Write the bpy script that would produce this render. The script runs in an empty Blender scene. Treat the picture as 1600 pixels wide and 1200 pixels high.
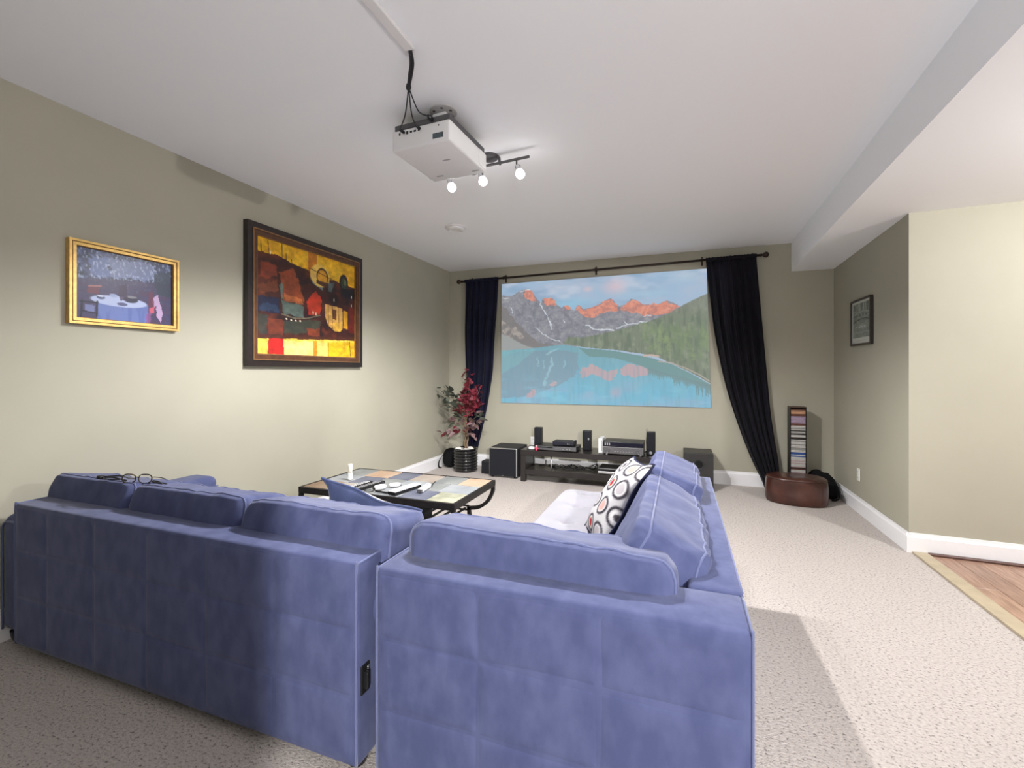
import bpy, bmesh, math, random
import numpy as np
from mathutils import Vector, Matrix, noise as mnoise

random.seed(7)
RNG = np.random.default_rng(11)
SC = bpy.context.scene
COL = SC.collection
R = math.radians
PI = math.pi

# ------------------------------------------------------------------ camera
cd = bpy.data.cameras.new('camera')
cd.sensor_width = 36.0
cd.lens = 16.0
cd.shift_y = -0.0125
cd.clip_start = 0.02
cam = bpy.data.objects.new('camera', cd)
COL.objects.link(cam)
cam.location = (0, 0, 1.29)
cam.rotation_euler = (R(90), 0, R(20.16))
SC.camera = cam

# ------------------------------------------------------------------ world, exposure, lights
w = bpy.data.worlds.new('world')
SC.world = w
w.use_nodes = True
w.node_tree.nodes['Background'].inputs[0].default_value = (1, 0.98, 0.95, 1)
w.node_tree.nodes['Background'].inputs[1].default_value = 0.3
SC.view_settings.view_transform = 'Standard'
SC.view_settings.look = 'None'
SC.view_settings.exposure = 0.0
SC.view_settings.gamma = 1.0
SC.view_settings.use_curve_mapping = False
try:
    SC.cycles.diffuse_bounces = 6
    SC.cycles.max_bounces = 12
    SC.cycles.sample_clamp_indirect = 6
except Exception:
    pass


def lamp(name, loc, watts, radius=0.03, col=(1, 0.98, 0.965), kind='POINT', **kw):
    l = bpy.data.lights.new(name, kind)
    l.energy = watts
    l.color = col
    if kind == 'AREA':
        l.shape = 'DISK'
        l.size = radius * 2
    else:
        l.shadow_soft_size = radius
    for k, v in kw.items():
        setattr(l, k, v)
    o = bpy.data.objects.new(name, l)
    COL.objects.link(o)
    o.location = loc
    return o


TRACK = [(-0.945, 2.72, 2.535), (-1.21, 2.74, 2.535), (-1.45, 2.76, 2.535)]
for p, watts in zip(TRACK, (300, 70, 70)):
    lamp('track_bulb_light', (p[0], p[1], p[2] - 0.065), watts, 0.033, kind='SPOT', spot_size=R(158), spot_blend=0.45)
# ceiling lamp of the adjoining area on the right, and the lamp of the area behind the camera
lamp('side_room_light', (2.63, 2.26, 2.26), 185, 0.06)
en = lamp('entry_light', (1.60, -2.55, 2.20), 1300, 0.04, kind='SPOT', spot_size=R(44), spot_blend=0.6)
en.rotation_euler = (Vector((-0.72, 1.15, 0.42)) - Vector((1.60, -2.55, 2.20))).to_track_quat('-Z', 'Y').to_euler()
# added fill light behind the camera, no lamp there, brightens the ceiling
up = lamp('ceiling_fill_light', (0.55, -0.75, 1.70), 60, 0.16, kind='AREA')
up.rotation_euler = (R(180 - 25), R(8), 0)


# ------------------------------------------------------------------ materials
def M(name, col, rough=0.5, metal=0.0, var=0.0, scale=12.0, bump=0.0, bscale=150.0, sheen=0.0,
      spec=0.5, coat=0.0, stretch=(1, 1, 1), col2=None, detail=4.0, trans=0.0, bdist=0.002):
    m = bpy.data.materials.new(name)
    m.use_nodes = True
    nt = m.node_tree
    b = nt.nodes['Principled BSDF']
    b.inputs['Base Color'].default_value = (*col, 1)
    b.inputs['Roughness'].default_value = rough
    b.inputs['Metallic'].default_value = metal
    b.inputs['Specular IOR Level'].default_value = spec
    if sheen:
        b.inputs['Sheen Weight'].default_value = sheen
        b.inputs['Sheen Roughness'].default_value = 0.4
    if coat:
        b.inputs['Coat Weight'].default_value = coat
        b.inputs['Coat Roughness'].default_value = 0.06
    if trans:
        b.inputs['Transmission Weight'].default_value = trans
        b.inputs['IOR'].default_value = 1.45
    tc = nt.nodes.new('ShaderNodeTexCoord')
    mp = nt.nodes.new('ShaderNodeMapping')
    mp.inputs['Scale'].default_value = stretch
    nt.links.new(tc.outputs['Object'], mp.inputs['Vector'])
    if var or col2:
        n = nt.nodes.new('ShaderNodeTexNoise')
        n.inputs['Scale'].default_value = scale
        n.inputs['Detail'].default_value = detail
        nt.links.new(mp.outputs[0], n.inputs['Vector'])
        r = nt.nodes.new('ShaderNodeValToRGB')
        c2 = col2 or tuple(min(1, c * (1 + var)) for c in col)
        c1 = col if col2 else tuple(c * (1 - var) for c in col)
        r.color_ramp.elements[0].position = 0.36
        r.color_ramp.elements[1].position = 0.64
        r.color_ramp.elements[0].color = (*c1, 1)
        r.color_ramp.elements[1].color = (*c2, 1)
        nt.links.new(n.outputs['Fac'], r.inputs['Fac'])
        nt.links.new(r.outputs['Color'], b.inputs['Base Color'])
    if bump:
        n2 = nt.nodes.new('ShaderNodeTexNoise')
        n2.inputs['Scale'].default_value = bscale
        n2.inputs['Detail'].default_value = 3
        nt.links.new(mp.outputs[0], n2.inputs['Vector'])
        bp = nt.nodes.new('ShaderNodeBump')
        bp.inputs['Strength'].default_value = bump
        bp.inputs['Distance'].default_value = bdist
        nt.links.new(n2.outputs['Fac'], bp.inputs['Height'])
        nt.links.new(bp.outputs['Normal'], b.inputs['Normal'])
    return m


def emat(name, col, strength):
    m = bpy.data.materials.new(name)
    m.use_nodes = True
    b = m.node_tree.nodes['Principled BSDF']
    b.inputs['Base Color'].default_value = (*col, 1)
    b.inputs['Emission Color'].default_value = (*col, 1)
    b.inputs['Emission Strength'].default_value = strength
    return m


def attr_mat(name, rough=0.5, emit=0.0, bump=0.0, spec=0.5):
    m = bpy.data.materials.new(name)
    m.use_nodes = True
    nt = m.node_tree
    b = nt.nodes['Principled BSDF']
    a = nt.nodes.new('ShaderNodeAttribute')
    a.attribute_name = 'print'
    b.inputs['Roughness'].default_value = rough
    b.inputs['Specular IOR Level'].default_value = spec
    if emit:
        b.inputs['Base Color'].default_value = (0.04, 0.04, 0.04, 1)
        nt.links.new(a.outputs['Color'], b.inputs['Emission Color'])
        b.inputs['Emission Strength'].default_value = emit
    else:
        nt.links.new(a.outputs['Color'], b.inputs['Base Color'])
    if bump:
        tc = nt.nodes.new('ShaderNodeTexCoord')
        n2 = nt.nodes.new('ShaderNodeTexNoise')
        n2.inputs['Scale'].default_value = 300
        nt.links.new(tc.outputs['Object'], n2.inputs['Vector'])
        bp = nt.nodes.new('ShaderNodeBump')
        bp.inputs['Strength'].default_value = bump
        bp.inputs['Distance'].default_value = 0.001
        nt.links.new(n2.outputs['Fac'], bp.inputs['Height'])
        nt.links.new(bp.outputs['Normal'], b.inputs['Normal'])
    return m


def carpet_mat():
    m = bpy.data.materials.new('carpet_pile')
    m.use_nodes = True
    nt = m.node_tree
    b = nt.nodes['Principled BSDF']
    b.inputs['Roughness'].default_value = 1.0
    b.inputs['Specular IOR Level'].default_value = 0.1
    b.inputs['Sheen Weight'].default_value = 0.15
    tc = nt.nodes.new('ShaderNodeTexCoord')
    mp = nt.nodes.new('ShaderNodeMapping')
    mp.inputs['Scale'].default_value = (1.0, 1.5, 1.0)
    nt.links.new(tc.outputs['Object'], mp.inputs['Vector'])
    n1 = nt.nodes.new('ShaderNodeTexNoise')
    n1.inputs['Scale'].default_value = 74
    n1.inputs['Detail'].default_value = 5
    n1.inputs['Roughness'].default_value = 0.65
    nt.links.new(mp.outputs[0], n1.inputs['Vector'])
    r1 = nt.nodes.new('ShaderNodeValToRGB')
    e = r1.color_ramp.elements
    e[0].position = 0.345
    e[0].color = (0.13, 0.11, 0.10, 1)  # dark flecks: shade between the tufts put into the colour
    e[1].position = 0.43
    e[1].color = (0.455, 0.405, 0.375, 1)
    x = e.new(0.70)
    x.color = (0.60, 0.55, 0.52, 1)
    nt.links.new(n1.outputs['Fac'], r1.inputs['Fac'])
    nt.links.new(r1.outputs['Color'], b.inputs['Base Color'])
    bp = nt.nodes.new('ShaderNodeBump')
    bp.inputs['Strength'].default_value = 0.8
    bp.inputs['Distance'].default_value = 0.012
    nt.links.new(n1.outputs['Fac'], bp.inputs['Height'])
    nt.links.new(bp.outputs['Normal'], b.inputs['Normal'])
    return m


WALL = M('olive_wall_paint', (0.365, 0.350, 0.282), 0.62, var=0.03, scale=1.5, bump=0.12, bscale=260, bdist=0.001, spec=0.35)
CEIL = M('white_ceiling_paint', (0.865, 0.885, 0.92), 0.8, bump=0.1, bscale=120, bdist=0.001, spec=0.2)
TRIM = M('white_trim_paint', (0.80, 0.80, 0.82), 0.35, var=0.01)
CARPET = carpet_mat()
SUEDE = M('blue_suede', (0.055, 0.066, 0.146), 0.85, col2=(0.076, 0.089, 0.182), scale=12, stretch=(1.6, 1.6, 0.9), detail=7, sheen=0.17,
          bump=0.25, bscale=420, bdist=0.001, spec=0.15)
SUEDE_PIPE_LIT = M('blue_suede_piping_lit', (0.105, 0.122, 0.235), 0.8, sheen=0.25, var=0.05, spec=0.2)  # same suede; the highlight along the piping put into a lighter colour
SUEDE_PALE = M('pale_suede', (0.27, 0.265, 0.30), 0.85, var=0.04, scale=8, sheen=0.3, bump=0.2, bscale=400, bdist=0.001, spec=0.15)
BLACK = M('black_plastic', (0.009, 0.009, 0.010), 0.38, var=0.1, spec=0.35)
BLACK_M = M('black_matte', (0.014, 0.014, 0.017), 0.7, bump=0.1, bscale=500, bdist=0.0006)
SPK = M('speaker_cloth', (0.013, 0.014, 0.018), 0.9, spec=0.2, bump=0.4, bscale=900, bdist=0.0008)
BENCHM = M('black_brown_laminate', (0.020, 0.017, 0.017), 0.28, var=0.12, scale=30, stretch=(0.3, 6, 6))
SILVER = M('silver_metal', (0.62, 0.62, 0.63), 0.3, 0.9, var=0.04)
WHITE_PL = M('white_plastic', (0.70, 0.70, 0.71), 0.35, var=0.01)
GREY_PL = M('dark_grey_plastic', (0.075, 0.073, 0.078), 0.55, var=0.05)
IRON = M('dark_iron', (0.022, 0.019, 0.018), 0.45, 0.5, var=0.2, scale=40, bump=0.15, bscale=200)
ROD = M('dark_bronze', (0.030, 0.017, 0.012), 0.4, 0.5, var=0.2, scale=30)
GOLD = M('gold_leaf', (0.62, 0.40, 0.13), 0.36, 0.6, var=0.12, scale=40, bump=0.2, bscale=120)
GOLD_D = M('dark_gold_groove', (0.17, 0.085, 0.02), 0.5, 0.4, var=0.1)
FRAME_B = M('dark_wood_frame', (0.018, 0.012, 0.011), 0.35, var=0.2, scale=30)
FRAME_R = M('brown_wood_frame', (0.085, 0.034, 0.016), 0.35, var=0.25, scale=20)
FRAME_G = M('bronze_bead', (0.28, 0.15, 0.07), 0.35, 0.5, var=0.1)
CURT_L = M('navy_curtain', (0.008, 0.009, 0.024), 0.8, var=0.15, scale=6, sheen=0.06, bump=0.2, bscale=500, bdist=0.0006, spec=0.15)
CURT_R = M('black_curtain', (0.0075, 0.007, 0.012), 0.8, var=0.15, scale=6, sheen=0.06, bump=0.2, bscale=500, bdist=0.0006, spec=0.15)
LEATHER = M('brown_leather', (0.042, 0.013, 0.009), 0.3, col2=(0.075, 0.026, 0.017), scale=6, bump=0.3, bscale=90, bdist=0.002, coat=0.2)
POT = M('black_glazed_ceramic', (0.008, 0.008, 0.009), 0.12, var=0.1, coat=0.5)
SOIL = M('dark_soil', (0.03, 0.02, 0.015), 0.95, bump=0.6, bscale=60, bdist=0.01)
STONE = M('white_pebble', (0.75, 0.73, 0.69), 0.6, var=0.08)
STEM = M('tan_twig', (0.20, 0.14, 0.085), 0.8, var=0.25, scale=40, bump=0.3, bscale=80)
LEAF_R = M('red_silk_leaf', (0.11, 0.008, 0.018), 0.6, col2=(0.21, 0.022, 0.038), scale=14)
LEAF_G = M('grey_green_silk_leaf', (0.028, 0.038, 0.026), 0.65, col2=(0.09, 0.105, 0.08), scale=14)
LEAF_M = M('faded_mauve_leaf', (0.13, 0.07, 0.075), 0.65, col2=(0.22, 0.15, 0.15), scale=14)
FABRIC_K = M('black_cloth', (0.006, 0.006, 0.007), 0.95, bump=0.4, bscale=300, bdist=0.001, spec=0.15)
DENIM = M('dark_blue_twill', (0.062, 0.080, 0.165), 0.85, var=0.12, scale=10, bump=0.4, bscale=700, bdist=0.0008, sheen=0.15, spec=0.15)
DENIM_K = M('dark_navy_cloth', (0.022, 0.025, 0.055), 0.9, var=0.12, bump=0.4, bscale=700, bdist=0.0008, spec=0.15)
WOOD_STRIP = M('beige_threshold', (0.40, 0.335, 0.235), 0.5, var=0.08, scale=10)
QROUND = M('brown_quarter_round', (0.10, 0.05, 0.04), 0.4, var=0.1)
GLASS = M('clear_plastic', (0.93, 0.95, 0.96), 0.05, spec=0.5)
GLASS.node_tree.nodes['Principled BSDF'].inputs['Alpha'].default_value = 0.45
LENS = M('spectacle_lens', (0.9, 0.92, 0.93), 0.03)
LENS.node_tree.nodes['Principled BSDF'].inputs['Alpha'].default_value = 0.10
CREAM = M('cream_plastic', (0.70, 0.68, 0.60), 0.4, var=0.02)
TORTOISE = M('tortoise_acetate', (0.035, 0.018, 0.010), 0.25, var=0.4, scale=90)
BULB = emat('lit_bulb', (1.0, 0.98, 0.95), 14.0)
CHROME = M('chrome', (0.7, 0.7, 0.72), 0.15, 1.0, var=0.02)
PINKRED = M('pink_plastic', (0.55, 0.04, 0.10), 0.35, var=0.05)

# ------------------------------------------------------------------ object helpers
ORG = {}


def finish(o, label=None, cat=None, group=None, kind=None):
    if label: o['label'] = label
    if cat: o['category'] = cat
    if group: o['group'] = group
    if kind: o['kind'] = kind
    return o


def thing(name, label, cat, loc, group=None, rotz=0.0):
    o = bpy.data.objects.new(name, None)
    COL.objects.link(o)
    o.location = loc
    o.rotation_euler = (0, 0, rotz)
    o.empty_display_size = 0.05
    ORG[o] = Vector(loc)
    return finish(o, label, cat, group)


def mesh_obj(name, me, mat, parent=None, smooth=False):
    o = bpy.data.objects.new(name, me)
    COL.objects.link(o)
    if mat:
        if isinstance(mat, (list, tuple)):
            for mm in mat: me.materials.append(mm)
        else:
            me.materials.append(mat)
    if smooth:
        me.polygons.foreach_set('use_smooth', [True] * len(me.polygons))
    if parent is not None:
        o.parent = parent
        ORG[o] = ORG[parent]
    return o


def part(name, bm, mat, parent=None, smooth=False, local=False, angle=None, label=None):
    """bm in world coordinates (or in the thing's own, local=True)"""
    if parent is not None and not local:
        bmesh.ops.translate(bm, verts=bm.verts, vec=-ORG[parent])
    me = bpy.data.meshes.new(name)
    bm.normal_update()
    bm.to_mesh(me)
    bm.free()
    o = mesh_obj(name, me, mat, parent, smooth or angle is not None)
    if angle is not None:
        try:
            me.set_sharp_from_angle(angle=R(angle))
        except Exception:
            pass
    if label: o['label'] = label
    return o


def solo(name, bm, mat, label, cat, origin, group=None, smooth=False, angle=None):
    """a thing that is one mesh; bm in world coordinates, origin = base of the thing"""
    bmesh.ops.translate(bm, verts=bm.verts, vec=-Vector(origin))
    o = part(name, bm, mat, None, smooth, True, angle)
    o.location = origin
    ORG[o] = Vector(origin)
    return finish(o, label, cat, group)


def struct(name, bm, mat, parent=None, **k):
    o = part(name, bm, mat, parent, **k)
    if parent is None: o['kind'] = 'structure'
    ORG[o] = Vector((0, 0, 0))
    return o


def box(bm, lo, hi, bev=0.0, seg=2, mtx=None):
    t = bmesh.new()
    c = [(lo[i] + hi[i]) / 2 for i in range(3)]
    s = [abs(hi[i] - lo[i]) for i in range(3)]
    bmesh.ops.create_cube(t, size=1.0, matrix=Matrix.Translation(c) @ Matrix.Diagonal((*s, 1)))
    if bev:
        bmesh.ops.bevel(t, geom=list(t.edges), offset=min(bev, min(s) * 0.49), segments=seg, profile=0.5, affect='EDGES')
    if mtx is not None:
        bmesh.ops.transform(t, matrix=mtx, verts=t.verts)
    add(bm, t)
    return bm


def add(bm, t):
    me = bpy.data.meshes.new('tmp')
    t.to_mesh(me)
    t.free()
    bm.from_mesh(me)
    bpy.data.meshes.remove(me)


def prism(bm, poly, z0, z1):
    """poly = list of (x, y), z0/z1 a number or list per vertex"""
    n = len(poly)
    a = z0 if isinstance(z0, (list, tuple)) else [z0] * n
    b = z1 if isinstance(z1, (list, tuple)) else [z1] * n
    lo = [bm.verts.new((p[0], p[1], a[i])) for i, p in enumerate(poly)]
    hi = [bm.verts.new((p[0], p[1], b[i])) for i, p in enumerate(poly)]
    bm.faces.new(lo[::-1])
    bm.faces.new(hi)
    for i in range(n):
        bm.faces.new((lo[i], lo[(i + 1) % n], hi[(i + 1) % n], hi[i]))
    bmesh.ops.recalc_face_normals(bm, faces=bm.faces)
    return bm


def tube(bm, pts, r, n=8, closed=False, cap=True):
    P = [Vector(p) for p in pts]
    m = len(P)
    rr = r if isinstance(r, (list, tuple)) else [r] * m
    rings = []
    up = None
    for i in range(m):
        if closed:
            t = P[(i + 1) % m] - P[i - 1]
        else:
            t = P[min(i + 1, m - 1)] - P[max(i - 1, 0)]
        t.normalize()
        if up is None:
            up = Vector((0, 0, 1)) if abs(t.z) < 0.9 else Vector((1, 0, 0))
        s = t.cross(up)
        if s.length < 1e-6: s = t.orthogonal()
        s.normalize()
        up = s.cross(t).normalized()
        rings.append([bm.verts.new(P[i] + (s * math.cos(2 * PI * k / n) + up * math.sin(2 * PI * k / n)) * rr[i]) for k in range(n)])
    for i in range(m if closed else m - 1):
        a, b = rings[i], rings[(i + 1) % m]
        for k in range(n):
            bm.faces.new((a[k], b[k], b[(k + 1) % n], a[(k + 1) % n]))
    if cap and not closed:
        bm.faces.new(rings[0])
        bm.faces.new(rings[-1][::-1])
    return bm


def bar(bm, pts, wx, wz, side):
    """rectangular bar swept along pts; side = constant sideways axis, wx across it, wz the other way"""
    P = [Vector(p) for p in pts]
    s = Vector(side).normalized()
    rings = []
    for i in range(len(P)):
        t = (P[min(i + 1, len(P) - 1)] - P[max(i - 1, 0)]).normalized()
        u = s.cross(t).normalized()
        rings.append([bm.verts.new(P[i] + s * a * wx / 2 + u * b * wz / 2) for a, b in ((-1, -1), (1, -1), (1, 1), (-1, 1))])
    for a, b in zip(rings, rings[1:]):
        for k in range(4):
            bm.faces.new((a[k], b[k], b[(k + 1) % 4], a[(k + 1) % 4]))
    bm.faces.new(rings[0][::-1])
    bm.faces.new(rings[-1])
    bmesh.ops.recalc_face_normals(bm, faces=bm.faces)
    return bm


def smoothpts(pts, k=6):
    P = [Vector(p) for p in pts]
    out = []
    for i in range(len(P) - 1):
        p0, p1, p2, p3 = P[max(i - 1, 0)], P[i], P[i + 1], P[min(i + 2, len(P) - 1)]
        for j in range(k):
            t = j / k
            out.append(0.5 * ((2 * p1) + (p2 - p0) * t + (2 * p0 - 5 * p1 + 4 * p2 - p3) * t * t + (3 * p1 - p0 - 3 * p2 + p3) * t ** 3))
    out.append(P[-1])
    return out


def lathe(bm, prof, c=(0, 0, 0), n=32, mtx=None):
    t = bmesh.new()
    rings = []
    for r, z in prof:
        if r < 1e-6:
            rings.append([t.verts.new((0, 0, z))])
        else:
            rings.append([t.verts.new((r * math.cos(2 * PI * k / n), r * math.sin(2 * PI * k / n), z)) for k in range(n)])
    for a, b in zip(rings, rings[1:]):
        for k in range(n):
            if len(a) == 1 and len(b) == 1: continue
            if len(a) == 1:
                t.faces.new((a[0], b[k], b[(k + 1) % n]))
            elif len(b) == 1:
                t.faces.new((a[k], a[(k + 1) % n], b[0]))
            else:
                t.faces.new((a[k], a[(k + 1) % n], b[(k + 1) % n], b[k]))
    bmesh.ops.recalc_face_normals(t, faces=t.faces)
    bmesh.ops.transform(t, matrix=Matrix.Translation(c) @ (mtx or Matrix.Identity(4)), verts=t.verts)
    add(bm, t)
    return bm


def grid_mesh(name, V, closed_u=False):
    """V: array (nu, nv, 3)"""
    nu, nv = V.shape[:2]
    verts = V.reshape(-1, 3)
    i, j = np.meshgrid(np.arange(nu - 1), np.arange(nv - 1), indexing='ij')
    a = (i * nv + j).ravel()
    f = np.stack([a, a + nv, a + nv + 1, a + 1], 1)
    me = bpy.data.meshes.new(name)
    me.from_pydata(verts.tolist(), [], f.tolist())
    return me


def set_print(me, rgb):
    """rgb (n,3) linear, point domain"""
    at = me.color_attributes.new('print', 'FLOAT_COLOR', 'POINT')
    d = np.ones((len(me.vertices), 4), np.float32)
    d[:, :3] = rgb.reshape(-1, 3)
    at.data.foreach_set('color', d.ravel())


def lin(c):
    c = np.asarray(c, float) / 255.0
    return np.where(c <= 0.04045, c / 12.92, ((c + 0.055) / 1.055) ** 2.4)


class Pic:
    """small painter: sRGB 0-255 picture on a W x H lattice, u to the right and v down in 0..1"""

    def __init__(s, W, H, bg):
        s.W, s.H = W, H
        s.a = np.zeros((H, W, 3)) + np.array(bg, float)
        s.u, s.v = np.meshgrid(np.linspace(0, 1, W), np.linspace(0, 1, H))

    def noise(s, nx, ny, seed, octaves=3):
        g = np.random.default_rng(seed)
        out = np.zeros((s.H, s.W))
        amp = 1.0
        tot = 0
        for o in range(octaves):
            mx, my = nx * 2 ** o + 2, ny * 2 ** o + 2
            t = g.random((my, mx))
            x = np.clip(s.u, 0, 1) * (mx - 1.001)
            y = np.clip(s.v, 0, 1) * (my - 1.001)
            xi, yi = x.astype(int), y.astype(int)
            fx, fy = x - xi, y - yi
            fx = fx * fx * (3 - 2 * fx)
            fy = fy * fy * (3 - 2 * fy)
            out += amp * ((t[yi, xi] * (1 - fx) + t[yi, xi + 1] * fx) * (1 - fy) + (t[yi + 1, xi] * (1 - fx) + t[yi + 1, xi + 1] * fx) * fy)
            tot += amp
            amp *= 0.55
        return out / tot

    def mix(s, m, col):
        m = np.clip(np.asarray(m, float), 0, 1)[..., None]
        col = np.asarray(col, float)
        s.a = s.a * (1 - m) + col * m

    def inside(s, pts, wob=0, seed=1, nx=20):
        u, v = s.u, s.v
        if wob:
            u = u + (s.noise(nx, nx, seed) - 0.5) * wob
            v = v + (s.noise(nx, nx, seed + 50) - 0.5) * wob
        r = np.zeros(u.shape, bool)
        n = len(pts)
        for i in range(n):
            x1, y1 = pts[i]
            x2, y2 = pts[(i + 1) % n]
            if y1 == y2: continue
            c = ((y1 > v) != (y2 > v)) & (u < (x2 - x1) * (v - y1) / (y2 - y1) + x1)
            r ^= c
        return r

    def poly(s, pts, col, a=1.0, wob=0, seed=1, nx=20):
        s.mix(s.inside(pts, wob, seed, nx) * a, col)

    def line(s, pts, wd, col, a=1.0, wob=0.0, seed=5):
        d = np.full(s.u.shape, 9.0)
        if wob:
            d0 = s.u, s.v
            s.u = s.u + (s.noise(60, 40, seed) - 0.5) * wob
            s.v = s.v + (s.noise(60, 40, seed + 9) - 0.5) * wob
            s.line(pts, wd, col, a)
            s.u, s.v = d0
            return
        asp = s.H / s.W
        for (x1, y1), (x2, y2) in zip(pts, pts[1:]):
            dx, dy = x2 - x1, (y2 - y1) * asp
            L = dx * dx + dy * dy + 1e-12
            t = np.clip(((s.u - x1) * dx + (s.v - y1) * asp * dy) / L, 0, 1)
            d = np.minimum(d, np.hypot(s.u - x1 - t * dx, (s.v - y1) * asp - t * dy))
        s.mix(np.clip((wd - d) / (wd * 0.5), 0, 1) * a, col)

    def ell(s, cx, cy, rx, ry, col, a=1.0, soft=0.15):
        q = np.hypot((s.u - cx) / rx, (s.v - cy) / ry)
        s.mix(np.clip((1 - q) / soft, 0, 1) * a, col)

    def ring(s, cx, cy, rx, ry, t, col, a=1.0):
        q = np.hypot((s.u - cx) / rx, (s.v - cy) / ry)
        s.mix(np.clip((t - np.abs(q - 1)) / (t * 0.4), 0, 1) * a, col)

    def rgb(s):
        return lin(np.clip(s.a, 0, 255))


def print_plane(name, pic, TL, TR, BR, BL, mat, parent):
    """picture on a real flat rectangle given by its four corners (world)"""
    TL, TR, BR, BL = (np.array(p, float) for p in (TL, TR, BR, BL))
    u, v = pic.u[..., None], pic.v[..., None]
    V = (TL * (1 - u) + TR * u) * (1 - v) + (BL * (1 - u) + BR * u) * v
    V = V - np.array(ORG[parent])
    me = grid_mesh(name, V)
    set_print(me, pic.rgb())
    return mesh_obj(name, me, mat, parent)


def cushion_pt(a, b, c, half, k, K, wob, seed, gather):
    hx, hy, hz = half
    q = (abs(a) ** K[0] + abs(b) ** K[1] + abs(c) ** K[2]) ** (1 / k)
    p = Vector((a / q * hx, b / q * hy, c / q * hz))
    nrm = Vector((a ** 3 / hx, b ** 3 / hy, c ** 3 / hz)).normalized()
    d = mnoise.noise(p * 5 + Vector((seed * 7.1, 0, 0))) * wob + mnoise.noise(p * 14 + Vector((0, seed * 3.3, 0))) * wob * 0.45
    if gather:
        edge = max(abs(a), abs(c))
        g = math.exp(-((abs(b) - 0.8) / 0.18) ** 2) if edge > 0.8 else 0
        t = p.x if abs(c) >= abs(a) else p.z
        d += mnoise.noise(Vector((t * 22 + seed, p.y * 5, seed * 1.7))) * gather * (0.35 + 0.65 * g) * max(0, edge - 0.55) / 0.45
    return p + nrm * d


def cushion_mesh(half, k=4.5, n=26, wob=0.006, seed=0, gather=0.0, power=None):
    """box cushion: cube lattice rounded in an L-k norm; returns bmesh about the origin (x long, y thick, z high)"""
    bm = bmesh.new()
    cache = {}
    K = power or (k, k, k)

    def vert(a, b, c):
        key = (round(a, 5), round(b, 5), round(c, 5))
        if key not in cache:
            cache[key] = bm.verts.new(cushion_pt(a, b, c, half, k, K, wob, seed, gather))
        return cache[key]

    L = [(-math.cos(PI * i / n)) for i in range(n + 1)]
    L = [0.55 * (-1 + 2 * i / n) + 0.45 * L[i] for i in range(n + 1)]
    for ax in range(3):
        for sg in (-1, 1):
            for i in range(n):
                for j in range(n):
                    q = []
                    for (ii, jj) in ((i, j), (i + 1, j), (i + 1, j + 1), (i, j + 1)):
                        t = [0, 0, 0]
                        t[ax] = sg
                        t[(ax + 1) % 3] = L[ii]
                        t[(ax + 2) % 3] = L[jj]
                        q.append(vert(*t))
                    if sg < 0: q.reverse()
                    try:
                        bm.faces.new(q)
                    except ValueError:
                        pass
    return bm


def seam_curve(half, k, t, n, K, wob, seed, gather):
    K = K or (k, k, k)
    out = []
    for i in range(n):
        th = 2 * PI * i / n
        a, c = math.cos(th), math.sin(th)
        m = max(abs(a), abs(c))
        out.append(cushion_pt(a / m, t, c / m, half, k, K, wob, seed, gather))
    return out


def sofa_cushion(name, half, c, rot, parent, mat=None, seed=0, k=4.5, seams=(-0.82, 0.82), gather=0.012, K=None, pipe=0.0042, wob=0.007, n=30):
    mat = mat or SUEDE
    mtx = Matrix.Translation(c) @ rot.to_4x4()
    bm = cushion_mesh(half, k, n, wob, seed, gather, K)
    bmesh.ops.transform(bm, matrix=mtx, verts=bm.verts)
    o = part(name, bm, mat, parent, smooth=True)
    for s in seams:
        bm = bmesh.new()
        tube(bm, [mtx @ p for p in seam_curve(half, k, s, 140, K, wob, seed, gather)], pipe, 6, closed=True)
        part('piping', bm, SUEDE_PIPE_LIT if mat is SUEDE else mat, o, smooth=True)
    return o


def rotm(rx=0, ry=0, rz=0):
    from mathutils import Euler
    return Euler((R(rx), R(ry), R(rz)), 'XYZ').to_matrix()


# ================================================================== ROOM SHELL
XL, YB, H = -3.04, 5.72, 2.69
bm = bmesh.new()
prism(bm, [(XL - 0.1, -3.2), (1.56, -3.2), (1.56, YB + 0.1), (XL - 0.1, YB + 0.1)], -0.12, 0.0)
struct('floor', bm, CARPET)

bm = bmesh.new()
prism(bm, [(XL - 0.12, -3.2), (XL, -3.2), (XL, YB + 0.12), (XL - 0.12, YB + 0.12)], -0.1, H + 0.1)
struct('wall_left', bm, WALL)
bm = bmesh.new()
prism(bm, [(XL, YB), (1.66, YB), (1.66, YB + 0.12), (XL, YB + 0.12)], -0.1, H + 0.1)
struct('wall_back', bm, WALL)
bm = bmesh.new()
prism(bm, [(1.545, 4.13), (1.65, 4.13), (1.66, YB), (1.545, YB)], -0.1, H + 0.1)
struct('wall_right', bm, WALL)
bm = bmesh.new()
prism(bm, [(1.541, 4.03), (4.7, 3.885), (4.7, 4.0), (1.6, 4.13), (1.5412, 4.13)], -0.1, H + 0.1)
struct('wall_side', bm, WALL)
bm = bmesh.new()
prism(bm, [(4.6, -3.2), (4.7, -3.2), (4.7, 3.885), (4.6, 3.89)], -0.1, H + 0.1)
struct('wall_outer', bm, WALL)
# added unseen partition keeps entry light off the sofa's left; then far entry wall
bm = bmesh.new()
prism(bm, [(-1.2, -1.38), (0.60, -1.38), (0.60, -1.26), (-1.2, -1.26)], -0.1, H + 0.1)
struct('shade_partition', bm, WALL)
bm = bmesh.new()
prism(bm, [(XL, -3.3), (4.7, -3.3), (4.7, -3.2), (XL, -3.2)], -0.1, H + 0.1)
struct('wall_entry', bm, WALL)

bm = bmesh.new()
prism(bm, [(XL - 0.12, -3.3), (1.3, -3.3), (1.3, YB + 0.12), (XL - 0.12, YB + 0.12)], H, H + 0.12)
struct('ceiling', bm, CEIL)
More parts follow.
